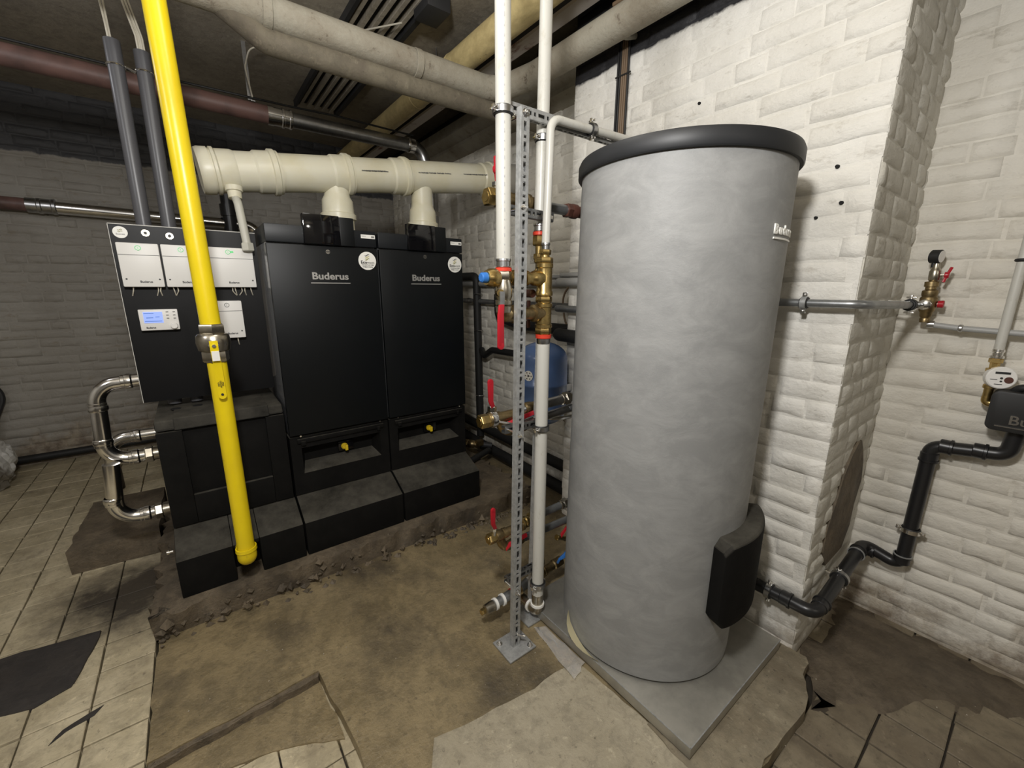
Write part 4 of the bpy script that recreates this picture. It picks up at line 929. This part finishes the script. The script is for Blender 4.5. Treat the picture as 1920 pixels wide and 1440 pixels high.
MB().strip([K(.722, 1.043, .930), K(.709, 1.037, .955), K(.707, 1.035, 1.018)], (1, 0, 0), [.016, .018, .021], .009).lathe(K(.707, 1.031, 1.018), (0, 1, 0), [(0, .0105), (.009, .0105)], 16).build('lever', 'red', mb, bevel=.0025)['label'] = 'upright red lever'
MB().tube([K(.735, 1.03, .885), K(.79, 1.02, .868)], .0045, 0, 8).build('drain_rod', 'chrome', mb)
m2 = thing('tank_branch', K(.78, 1.05, .845), 'curved brass elbow branch just below the middle branch, red lever lying flat', 'branch pipe')
MB().tube([K(.775, 1.075, .895), K(.775, 1.06, .838), K(.86, 1.058, .842)], .0245, .035, 20, seg=10).build('elbow', 'brass_dull', m2)
MB().tube([K(.84, 1.058, .845), K(1.08, 1.058, .862)], .0165, 0, 20).build('pipe', 'steel', m2)
MB().strip([K(.765, 1.03, .872), K(.80, 1.025, .878), K(.872, 1.02, .893)], (0, .3, 1), [.010, .018, .016], .008).build('lever', 'red', m2, bevel=.0025)['label'] = 'flat red lever'
MB().cyl(K(.775, 1.045, .86), K(.772, 1.026, .872), .009, 12).build('valve_stem', 'chrome', m2)
sw = tag(MB().tube([K(1.0, 1.075, .835), K(1.06, 1.07, .825), K(1.30, 1.12, .80)], .0085, .03, 12).build('white_hose', 'white_pipe'), 'short thin white hose leaving the clamp towards the tank', 'hose')
# low branches
l1 = thing('tank_branch', K(.70, 1.05, .46), 'low branch pipe near the floor ending in a valve with an upright red lever', 'branch pipe')
ball_valve_x(l1, *K(.700, 1.05, .462), 0.0196)
MB().tube([K(.85, 1.052, .470), K(1.08, 1.052, .477)], .0155, 0, 20).build('pipe', 'grey_pipe', l1)
MB().lathe(K(.848, 1.052, .470), (1, 0, 0), [(0, .016), (.003, .021), (.012, .021), (.015, .017), (.02, .021), (.032, .021), (.036, .017)], 22).hexa(K(.884, 1.052, .471), K(.905, 1.052, .472), .025).build('union', 'brass', l1, ang=38)
MB().lathe(K(1.04, 1.052, .476), (1, 0, 0), [(0, .0155), (.002, .019), (.012, .019), (.014, .016)], 22, cap=False).hexa(K(1.055, 1.052, .477), K(1.078, 1.052, .477), .022).build('tank_union', 'nickel', l1)
MB().cyl(K(.722, 1.045, .475), K(.722, 1.04, .498), .008, 12).hexa(K(.722, 1.042, .494), K(.722, 1.04, .506), .011).build('valve_stem', 'chrome', l1)
MB().strip([K(.722, 1.036, .504), K(.710, 1.032, .528), K(.709, 1.030, .580)], (1, 0, 0), [.015, .017, .019], .008).lathe(K(.709, 1.026, .580), (0, 1, 0), [(0, .0095), (.008, .0095)], 16).build('lever', 'red', l1, bevel=.002)['label'] = 'upright red lever'
l2 = thing('tank_branch', K(.77, 1.06, .40), 'lowest grey branch pipe with a brass elbow and a red lever pointing at the tank', 'branch pipe')
MB().tube([K(.775, 1.085, .44), K(.773, 1.065, .392), K(.86, 1.062, .398)], .0185, .026, 18, seg=8).hexa(K(.808, 1.062, .395), K(.83, 1.062, .396), .021).build('elbow', 'brass_dull', l2, ang=40)
MB().tube([K(.85, 1.062, .398), K(1.08, 1.062, .392)], .0155, 0, 20).build('pipe', 'grey_pipe', l2)
MB().strip([K(.768, 1.035, .405), K(.775, 1.028, .425), K(.850, 1.022, .438)], (0, .3, 1), [.012, .017, .015], .008).build('lever', 'red', l2, bevel=.002)['label'] = 'red lever'
# floor drain line with plug and small taps
fl_ = thing('drain_branch', K(.66, 1.05, .19), 'capped drain line just above the floor wound with white tape and a red ring', 'drain pipe')
MB().hexa(K(.668, 1.05, .187), K(.684, 1.05, .188), .0125).build('plug', 'brass', fl_, ang=38)
MB().lathe(K(.683, 1.05, .188), (1, 0, 0), [(0, .012), (.004, .019), (.03, .0215), (.042, .0215), (.044, .019)], 22).build('socket', 'nickel', fl_)
MB().tube([K(.72, 1.05, .190), K(.86, 1.052, .200), K(.90, 1.06, .203)], .0185, 0, 20).build('pipe', 'grey_pipe', fl_)
for x, mt in ((.725, 'ptfe'), (.757, 'ptfe'), (.80, 'red_ring'), (.885, 'ptfe')):
    MB().lathe(K(x, 1.05, .190+(x-.72)*.075), (1, 0, 0), [(0, .018), (0, .0235 if mt != 'red_ring' else .022), (.010 if mt == 'ptfe' else .016, .0235 if mt != 'red_ring' else .022), (.010 if mt == 'ptfe' else .016, .018)], 22).build('thread_tape' if mt == 'ptfe' else 'red_ring', mt, fl_)
MB().lathe(K(.825, 1.05, .197), (1, 0, 0), [(0, .021), (.02, .022), (.022, .018)], 22).build('coupling', 'brass_dull', fl_, ang=38)
MB().lathe(K(.955, 1.06, .207), (1, 0, .1), [(0, .018), (.004, .022), (.012, .022), (.014, .018), (.018, .022), (.026, .022), (.03, .018), (.07, .018), (.075, .022), (.12, .02)], 22).build('valve_body', 'brass_dull', fl_, ang=38)
MB().strip([K(1.035, 1.035, .252), K(1.055, 1.03, .262), K(1.085, 1.03, .285)], (0, .5, 1), [.012, .018, .012], .010).cyl(K(1.035, 1.05, .22), K(1.035, 1.036, .252), .006, 10).build('blue_handle', 'blue', fl_, bevel=.002)
tp = thing('drain_tap', K(1.04, 1.06, .32), 'tiny brass tap with a red wing at the foot of the tank', 'tap')
MB().lathe(K(1.035, 1.06, .335), (1, .0, -.5), [(0, .010), (.004, .013), (.012, .013), (.014, .009), (.05, .010), (.06, .013)], 16).build('body', 'brass', tp)
MB().strip([K(1.045, 1.045, .345), K(1.075, 1.042, .375)], (0, .5, 1), [.018, .013], .008).build('handle', 'red', tp, bevel=.002)
tank_end(tb, 1.08, 1.052, 1.553, 0.0175)
tank_end(mb, 1.07, 1.052, 0.908, 0.0175)
tank_end(m2, 1.07, 1.058, 0.862, 0.0165)
tank_end(l1, 1.07, 1.052, 0.477, 0.0155)
tank_end(l2, 1.07, 1.062, 0.392, 0.0155)
pipe_clamp((.768, 1.05, 1.785), (0, 0, 1), r_, 'chrome clamp at the top of the left white pipe', (1, .2, 0), (.80, 1.07, 1.80))
pipe_clamp((.963, 1.10, 1.765), (0, 0, 1), .0198, 'clamp on the rear white pipe under the top strut', (1, .2, 0))
pipe_clamp((1.13, 1.048, 1.8125), (1, 0, .03), .0132, 'clamp standing on the top strut around the slim white pipe', (0, 0, 1), (1.128, 1.06, 1.80))
pipe_clamp((.934, 1.05, .818), (0, 0, 1), r_, 'clamp halfway down the lower white pipe', (-1, -.35, 0), (.935, 1.078, .825))
pipe_clamp((.932, 1.05, .178), (0, 0, 1), r_, 'clamp near the foot of the lower white pipe', (-1, -.35, 0), (.933, 1.078, .19))

# ------------------------------------------------------------------ blue vessel and far wall pipes
ev = thing('expansion_vessel', (1.423, 1.60, .55), 'blue domed expansion vessel behind the white pipe', 'vessel')
KV = .853; vc = V((1.423, 1.60, 0)); prof = [(.45+.11*(1-math.cos(PI/2*i/8)) if False else 0, 0) for i in range(1)]
prof = [(.0, .004)]+[(.10*(1-math.cos(PI/2*i/9)), .152*math.sin(PI/2*i/9)) for i in range(1, 10)]+[(.13, .153), (.26, .154), (.262, .156), (.278, .156), (.28, .154), (.40, .153)]+[(.42+.10*math.sin(PI/2*i/9), .152*math.cos(PI/2*i/9)) for i in range(0, 9)]+[(.521, .004)]
MB().lathe(vc+V((0, 0, .590)), (0, 0, 1), [(t*KV, rr*KV) for t, rr in prof], 48).build('shell', 'vessel', ev, ang=50)
dv = V((-.80, -.60, 0)).normalized(); pvx = V((-.88, -.475, 0)).normalized()
lab = MB(); dl = V((-.955, -.295, 0)).normalized(); pc = vc+dl*(.1545*KV)+V((0, 0, .875))
lab.lathe(pc, dl, [(0, .026), (.0012, .026)], 28); lb = lab.build('round_label', 'sticker', ev)
lx, ly, _ = frame(dl)
MB().lathe(pc+dl*.0014, dl, [(0, .009), (.0005, .009)], 3).build('label_mark', 'print', lb)
q = MB()
for k in range(6): a = 2*PI*k/6; q.lathe(pc+dl*.0014+lx*.017*math.cos(a)+ly*.017*math.sin(a), dl, [(0, .004), (.0004, .004)], 8)
q.build('label_print', 'print_grey', lb)
MB().box((1.53, 1.545, .76), (1.597, 1.597, .80)).cyl(vc+V((0, 0, .60)), vc+V((0, 0, .54)), .018, 16).build('wall_bracket', 'steel', ev)
def lag(label, pts, r, fil, mt='lagging_black', name='lagged_pipe', cat='pipe', n=16, group=None):
    return tag(MB().tube(pts, r, fil, n, seg=8).build(name, mt), label, cat, group)
dp = thing('black_drop_pipe', (1.79, 2.77, .1), 'black lagged vertical pipe on the far brick wall right of the boilers', 'pipe')
MB().tube([(1.79, 3.6, 1.40), (1.79, 2.80, 1.395), (1.79, 2.775, .10)], .030, .05, 16).build('lagging', 'lagging_black', dp)
for z in (1.26, .98, .45): MB().torus((1.79, 2.778, z), (0, 0, 1), .032, .003, 20, 6).build('clip', 'steel', dp)
lag('black lagged branch curving from the brass valve towards the blue vessel', [(1.80, 2.52, 1.26), (1.79, 2.50, 1.10), (1.79, 2.25, 1.055), (1.79, 1.68, 1.06), (1.55, 1.64, 1.06), (1.55, 1.1, 1.06)], .034, .06)
lag('short black lagged branch between the drop pipe and the blue vessel', [(1.79, 2.738, .83), (1.76, 2.66, .79), (1.76, 2.55, .85), (1.76, 2.20, .86)], .024, .05)
q = thing('grey_pipe', (1.80, 2.3, 1.20), 'lower grey pipe along the far brick wall behind the brass manifold', 'pipe', 'grey pipes on the far wall')
MB().tube([(1.80, 3.9, 1.21), (1.80, 1.68, 1.198), (1.56, 1.66, 1.197), (1.56, 1.0, 1.20)], .0185, .04, 16).build('pipe', 'grey_pipe', q)
MB().lathe((1.80, 2.95, 1.204), (0, -1, 0), [(0, .0185), (0, .024), (.03, .024), (.05, .021), (.055, .0185)], 18, cap=False).build('socket', 'steel', q)
q = thing('grey_pipe', (1.80, 2.3, 1.35), 'upper thicker grey pipe along the far brick wall behind the brass manifold', 'pipe', 'grey pipes on the far wall')
MB().tube([(1.81, 3.9, 1.34), (1.81, 1.68, 1.335), (1.565, 1.66, 1.335), (1.565, 1.0, 1.335)], .022, .04, 16).build('pipe', 'greypaint', q)
MB().tube([(1.82, 3.9, 1.39), (1.82, 1.68, 1.372), (1.58, 1.66, 1.372), (1.58, 1.0, 1.37)], .012, .04, 12).build('companion_pipe', 'greypaint', q)
lag('thin brown hose looping on the wall between the brass column and the tank', [(1.83, 1.55, 1.40), (1.80, 1.66, 1.385), (1.79, 1.85, 1.28), (1.80, 1.83, 1.12), (1.80, 1.72, .95), (1.80, 1.66, .80)], .006, .12, 'cable_brown', 'thin_hose', 'hose', 8)
lag('thin cable sagging low on the wall below the blue vessel', [(1.835, 2.02, .62), (1.83, 1.90, .50), (1.83, 1.75, .42), (1.83, 1.55, .38)], .004, .12, 'cable_brown', 'thin_cable', 'cable', 8)
lag('upper black lagged pipe along the foot of the far wall', [(1.80, 4.2, .20), (1.79, 1.45, .17)], .036, 0, 'lagging_black')
lag('lower black lagged pipe along the foot of the far wall', [(1.72, 4.2, .145), (1.72, 2.6, .075), (1.725, 1.45, .06)], .038, .1, 'lagging_black')
fv = thing('floor_valve', (1.58, 2.5, .13), 'dirty brass valve lying among the pipes beside the right boiler', 'valve')
MB().tube([(1.36, 2.75, .19), (1.50, 2.55, .17), (1.66, 2.42, .15)], .022, .05, 14).build('pipe', 'beam_dark', fv)
MB().hexa((1.50, 2.55, .17), (1.52, 2.525, .167), .03).lathe((1.52, 2.525, .167), (.7, -.7, -.1), [(0, .022), (.01, .03), (.04, .03), (.05, .022), (.09, .02)], 16).box((1.55, 2.44, .16), (1.60, 2.48, .20)).build('body', 'brass_dull', fv, ang=40)
lag('black lagged pipe end on the plinth beside the right boiler', [(1.27, 2.25, .125), (1.45, 2.33, .13), (1.62, 2.40, .13)], .022, .05, 'lagging_black')
# wall cables
cb_ = thing('cable_bundle', (1.59, 1.30, 1.9), 'bundle of flat brown and black cables running down the brick wall behind the tank', 'cable bundle')
for k, (dy, mt) in enumerate(((.030, 'rubber'), (.018, 'rubber'), (.008, 'cable_brown'), (-.002, 'cable_brown'), (-.012, 'cable_brown'), (-.022, 'rubber'))):
    MB().tube([(1.586, 1.305+dy, 1.25), (1.584, 1.303+dy*1.05, 2.0), (1.586, 1.30+dy, ZC-.001)], .0048, .1, 8).build('cable', mt, cb_)
for z in (1.93, 2.18): MB().strip([(1.580, 1.262, z), (1.580, 1.342, z+.002)], (0, 0, 1), .006, .003).build('cable_tie', 'rubber', cb_, smooth=False)

# ------------------------------------------------------------------ right-hand wall
bp_ = thing('black_drain_pipe', (2.09, .2, .5), 'black drain pipe stepping along the foot of the brick pier and up the right wall', 'pipe')
ZD = .222
path = [(1.555, 1.0, .215), (1.555, .315, ZD), (2.09, .315, .285), (2.09, .20, .245), (2.09, .197, .755), (2.09, .015, .775), (2.09, .012, .90)]
path = [(1.552, 1.0, .215), (1.552, .325, ZD), (2.085, .325, .275), (2.085, .305, .245), (2.085, .203, .235), (2.085, .199, .745), (2.085, .022, .768), (2.085, .012, .91)]
MB().tube([path[0], path[1], path[2], (2.085, .203, .24), path[5], path[6], path[7]], .0225, .032, 22, seg=8).build('pipe', 'black_pipe', bp_)
for p, d in (((1.552, .40, ZD), (0, -1, 0)), ((1.62, .325, .228), (1, 0, .1)), ((2.02, .325, .268), (1, 0, .1)), ((2.085, .29, .258), (0, -1, 0)), ((2.085, .205, .285), (0, 0, 1)), ((2.085, .199, .69), (0, 0, -1)), ((2.085, .15, .752), (0, -1, 0)), ((2.085, .07, .762), (0, -1, 0))):
    MB().lathe(p, d, [(-.030, .0225), (-.028, .0255), (-.004, .0255), (-.003, .0285), (.004, .0285), (.006, .0225)], 24, cap=False).build('socket', 'black_pipe', bp_)
for p, d in (((2.085, .205, .289), (0, 0, 1)), ((1.99, .325, .265), (1, 0, .1))): MB().lathe(p, d, [(0, .0255), (0, .0292), (.004, .0292), (.004, .0255)], 24, cap=False).build('grey_ring', 'galv', bp_)
pipe_clamp((1.552, .468, .2205), (0, 1, 0), .0225, 'chrome clamp on the black pipe at the foot of the pier', (0, 0, 1), (1.598, .468, .235), 'chrome')
pipe_clamp((1.80, .325, .244), (1, 0, .1), .0225, 'clamp on the black pipe where it runs along the side of the pier', (0, .3, 1), (1.80, .378, .25))
pipe_clamp((2.085, .200, .40), (0, 0, 1), .0225, 'chrome clamp halfway up the upright black pipe on the right wall', (0, 1, 0), (2.148, .20, .40), 'chrome')
gw = thing('grey_pipe', (1.556, .5, 1.258), 'grey pipe along the pier behind the tank, bending round its corner to the pressure gauge', 'pipe')
MB().tube([(1.556, 1.3, 1.262), (1.556, .345, 1.258), (2.06, .315, 1.248)], .0125, .05, 18, seg=10).build('pipe', 'grey_pipe', gw)
pipe_clamp((1.556, .502, 1.259), (0, 1, 0), .0125, 'clamp fixing the grey pipe to the pier right of the tank', (0, 0, 1), (1.598, .502, 1.262), 'galv')
pipe_clamp((1.965, .320, 1.250), (1, -.05, 0), .0125, 'black clamp on the grey pipe just before the pressure gauge', (0, 0, 1), (1.965, .378, 1.262), 'rubber')
sg = thing('safety_group', (2.07, .29, 1.20), 'pressure gauge and red-handled brass valve group on the right wall', 'valve group')
c = V((2.075, .29, 1.25)); a_ = V((0, .02, 1)).normalized()
MB().lathe(c+V((0, 0, -.062)), a_, [(0, .010), (0, .014), (.012, .015), (.016, .0125), (.022, .016), (.034, .017), (.040, .021), (.062, .024), (.085, .024), (.09, .020), (.098, .022), (.110, .0215), (.114, .015), (.122, .015), (.124, .019), (.140, .019), (.142, .012)], 22).build('lower_body', 'brass_dull', sg, ang=40)
MB().lathe(c+V((0, .0, .079)), a_, [(0, .010), (.006, .015), (.02, .0155), (.035, .0155), (.040, .013), (.048, .0105), (.06, .009)], 20).build('upper_body', 'nickel', sg, ang=40)
MB().lathe(c+V((-.045, .004, 0)), (1, 0, 0), [(0, .012), (.004, .018), (.014, .018), (.016, .014), (.02, .018), (.03, .018), (.034, .022), (.05, .022)], 22).build('inlet', 'chrome', sg, ang=40)
gd = V((-.25, -.95, -.05)).normalized(); gc = c+V((0, .008, .163))
MB().lathe(gc-gd*.012, gd, [(0, .020), (.002, .0225), (.026, .0225), (.028, .020)], 30).cyl(gc-V((0, 0, .02)), gc-V((0, 0, .036)), .007, 10).build('gauge_case', 'rubber', sg)
MB().lathe(gc+gd*.0165, gd, [(0, .0195), (.0008, .0195)], 30).build('gauge_face', 'white', sg)
for z, s in ((.100, 1.0), (.002, .55)):
    k = MB().cyl(c+V((0, -.008, z)), c+V((0, -.026, z)), .005, 10).build('valve_stem', 'chrome', sg)
    hp = c+V((0, -.030, z))
    if s == 1: MB().strip([hp+V((-.0, .006, -.024)), hp, hp+V((0, -.008, .026))], (1, .2, 0), [.020, .009, .022], .008).lathe(hp+V((0, .006, 0)), (0, -1, 0), [(0, .011), (.012, .010)], 16).build('wing_handle', 'red', sg, bevel=.002)
    else: MB().lathe(hp+V((0, .006, 0)), (0, -1, 0), [(0, .012), (.014, .013), (.016, .010)], 14).build('red_cap', 'red', sg)
op = thing('thin_pipe', (2.09, .2, 1.18), 'thin pale pipe running right from the pressure gauge along the wall', 'pipe')
MB().tube([(2.09, .275, 1.180), (2.09, .20, 1.172), (2.09, -.6, 1.135)], .0098, .02, 14).build('pipe', 'greypaint', op)
MB().lathe((2.09, .283, 1.181), (0, -1, 0), [(0, .0125), (.018, .0125), (.018, .010)], 14).lathe((2.09, .205, 1.1725), (0, -1, 0), [(0, .0098), (.003, .013), (.009, .013), (.012, .0098)], 14, cap=False).build('socket', 'steel', op)
wp = thing('white_pipe', (2.08, .10, 1.09), 'short white pipe rising from the water meter at the right edge', 'pipe')
MB().tube([(2.08, .098, ZC), (2.08, .101, 1.108)], .0125, 0, 18).build('pipe', 'white_pipe', wp)
MB().lathe((2.08, .101, 1.112), (0, 0, -1), [(0, .0125), (0, .0142), (.008, .015), (.011, .0125), (.020, .0125), (.022, .017), (.029, .017)], 18).build('press_sleeve', 'chrome', wp)
MB().torus((2.08, .099, 1.392), (0, 0, 1), .015, .005, 20, 8).box((2.085, .085, 1.386), (2.15, .112, 1.398)).build('wall_clip', 'rubber', wp)
wm = thing('water_meter', (2.08, .09, 1.02), 'round white water meter with a dark dial between brass fittings', 'water meter')
MB().lathe((2.08, .101, 1.084), (0, 0, -1), [(0, .012), (.003, .0165), (.016, .0165), (.018, .012), (.034, .0115), (.036, .018), (.046, .018), (.048, .012), (.060, .011)], 6).build('upper_fitting', 'brass', wm)
md = V((-.93, -.36, .08)).normalized(); mc = V((2.068, .082, 1.022))
me_ = MB().lathe(mc-md*.014, md, [(0, .030), (.002, .036), (.024, .036), (.027, .033)], 40).build('meter_case', 'white', wm)
mx_, my_, _ = frame(md); up_ = V((0, 0, 1)); up_ = (up_-md*up_.dot(md)).normalized(); ri_ = up_.cross(md) if False else md.cross(up_)*-1
ri_ = up_.cross(md)
f0 = mc+md*.0135
def quad(q, c_, a, b): q.prism([c_-ri_*a-up_*b, c_+ri_*a-up_*b, c_+ri_*a+up_*b, c_-ri_*a+up_*b], md*.0006)
q = MB(); quad(q, f0+up_*.016, .017, .0035); q.build('counter', 'print', me_, smooth=False)
q = MB().lathe(f0+ri_*.016-up_*.006, md, [(0, .0105), (.0006, .0105)], 24); q.build('dial', 'tee_dark', me_)
q = MB().lathe(f0-up_*.001-ri_*.001, md, [(0, .0035), (.0006, .0035)], 12).lathe(f0-up_*.011-ri_*.001, md, [(0, .003), (.0006, .003)], 12); quad(q, f0-ri_*.018-up_*.006, .008, .001); quad(q, f0-ri_*.006-up_*.021, .009, .001); q.build('dial_marks', 'print', me_, smooth=False)
MB().lathe((2.085, .100, .995), (0, 0, -1), [(0, .012), (.004, .016), (.014, .016), (.016, .0115), (.045, .0115)], 16).tube([(2.085, .100, .952), (2.085, .100, .932), (2.085, .075, .930), (2.085, .055, .930)], .0125, .014, 16).build('lower_fitting', 'brass', wm, ang=40)
pb = thing('pump_box', (2.07, .0, .87), 'black rounded pump housing with raised silver lettering at the right edge', 'pump')
n0 = V((-1, 0, 0))
def rrect(x, y0, y1, z0, z1, r, n=6):
    pts = []
    for cy, cz, a0_ in ((y1-r, z1-r, 0), (y0+r, z1-r, 90), (y0+r, z0+r, 180), (y1-r, z0+r, 270)):
        for k in range(n+1): a = math.radians(a0_+90*k/n); pts.append(V((x, cy+r*math.cos(a), cz+r*math.sin(a))))
    return pts
MB().prism(rrect(2.10, -.115, .088, .855, .985, .020), (-.072, 0, 0)).build('housing', 'rubber', pb, bevel=.006)
MB().tube([(2.075, .05, .975), (2.06, .03, 1.002), (2.06, -.01, .99), (2.07, -.04, .97)], .012, .02, 14).build('cable', 'rubber', pb)
text('Buderus', .042, 'logo', 'chrome', pb, (2.0262, -.03, .895), (0, -1, 0), (0, 0, 1), .0015, offset=.0006)
MB().box((2.0255, -.112, .870), (2.028, .066, .8735)).build('logo_line', 'chrome', pb, smooth=False)
# patched hollow at the foot of the pier return
hol = rough = None
q = MB(); rr_ = random.Random(3); zs = [(.28, .10), (.36, .16), (.45, .17), (.55, .16), (.64, .13), (.70, .07), (.745, .015)]
L_, R_2 = [], []
for z, wv in zs:
    cx = 1.93-(.70-z)*.18 if z > .4 else 1.87
    L_.append(V((cx-wv*rr_.uniform(.85, 1.1), YR-.0105, z))); R_2.append(V((cx+wv*rr_.uniform(.85, 1.1), YR-.0105, z)))
q.prism(L_+R_2[::-1], (0, .012, 0)); o = q.build('cement_patch', 'plinth', bpy.data.objects['wall_right_return']); o['label'] = 'bare dark cement patch'
for (py_, pz_, s) in ((.62, 1.36, .022), (.70, 1.66, .006), (.485, 1.66, .006), (.46, 1.555, .006), (.52, 1.52, .005), (.95, 1.97, .006)):
    MB().lathe((XB-.010, py_, pz_), (1, 0, 0), [(0, s*.8), (.011, s)], 9).build('screw_hole', 'black_hole', bpy.data.objects['wall_right_breast'])

# ------------------------------------------------------------------ bag, hose, grit
me = bpy.data.meshes.new('sack'); bm_ = bmesh.new(); bmesh.ops.create_icosphere(bm_, subdivisions=4, radius=1)
from mathutils import noise as mn
for v_ in bm_.verts:
    n1 = mn.noise(v_.co*1.7)*.28+abs(mn.noise(v_.co*4.2))*.22+mn.noise(v_.co*9)*.07
    v_.co *= 1+n1; v_.co = V((v_.co.x*.17, v_.co.y*.19, max(-.155, v_.co.z*.20)))
bm_.to_mesh(me); bm_.free(); me.materials.append(M['bag'])
sk = bpy.data.objects.new('rubbish_sack', me); sk.location = (-1.24, 4.08, .156); COL.objects.link(sk); tag(sk, 'crumpled pale plastic sack on the floor by the back wall', 'sack')
lag('dark dirty hose hanging on the back wall behind the sack', [(-1.75, 4.46, 1.05), (-1.30, 4.44, .90), (-1.14, 4.44, .55), (-1.20, 4.42, .40), (-1.25, 4.40, .10)], .018, .12, 'beam_dark', 'dirty_hose', 'hose', 10)
lag('black pipe along the foot of the back wall', [(-1.6, 4.45, .06), (-.30, 4.45, .06)], .028, 0, 'lagging_black')
q = MB(); rg = random.Random(21)
for k in range(170):
    x, y = rg.uniform(-.25, 1.9), rg.uniform(-.1, 1.8)
    if .93 < x < 1.57 and .39 < y < 1.15: continue
    if x > 1.58: x = rg.uniform(1.60, 2.1); y = rg.uniform(-.1, .36); z = -.049
    elif y < .26 and x > 1.02: z = -.049
    elif x < .2 and y < 1.33: continue
    else: z = .002
    s = rg.uniform(.001, .0028)
    q.add([V((x-s, y-s*.6, z)), V((x+s, y-s*.4, z)), V((x, y+s, z)), V((x+s*.2, y, z+s*1.2))], [(0, 2, 1), (0, 1, 3), (1, 2, 3), (2, 0, 3)])
o = q.build('grit', 'ptfe_dull', smooth=False); stuff(tag(o, 'pale grit and crumbs scattered over the wet floor', 'debris'))
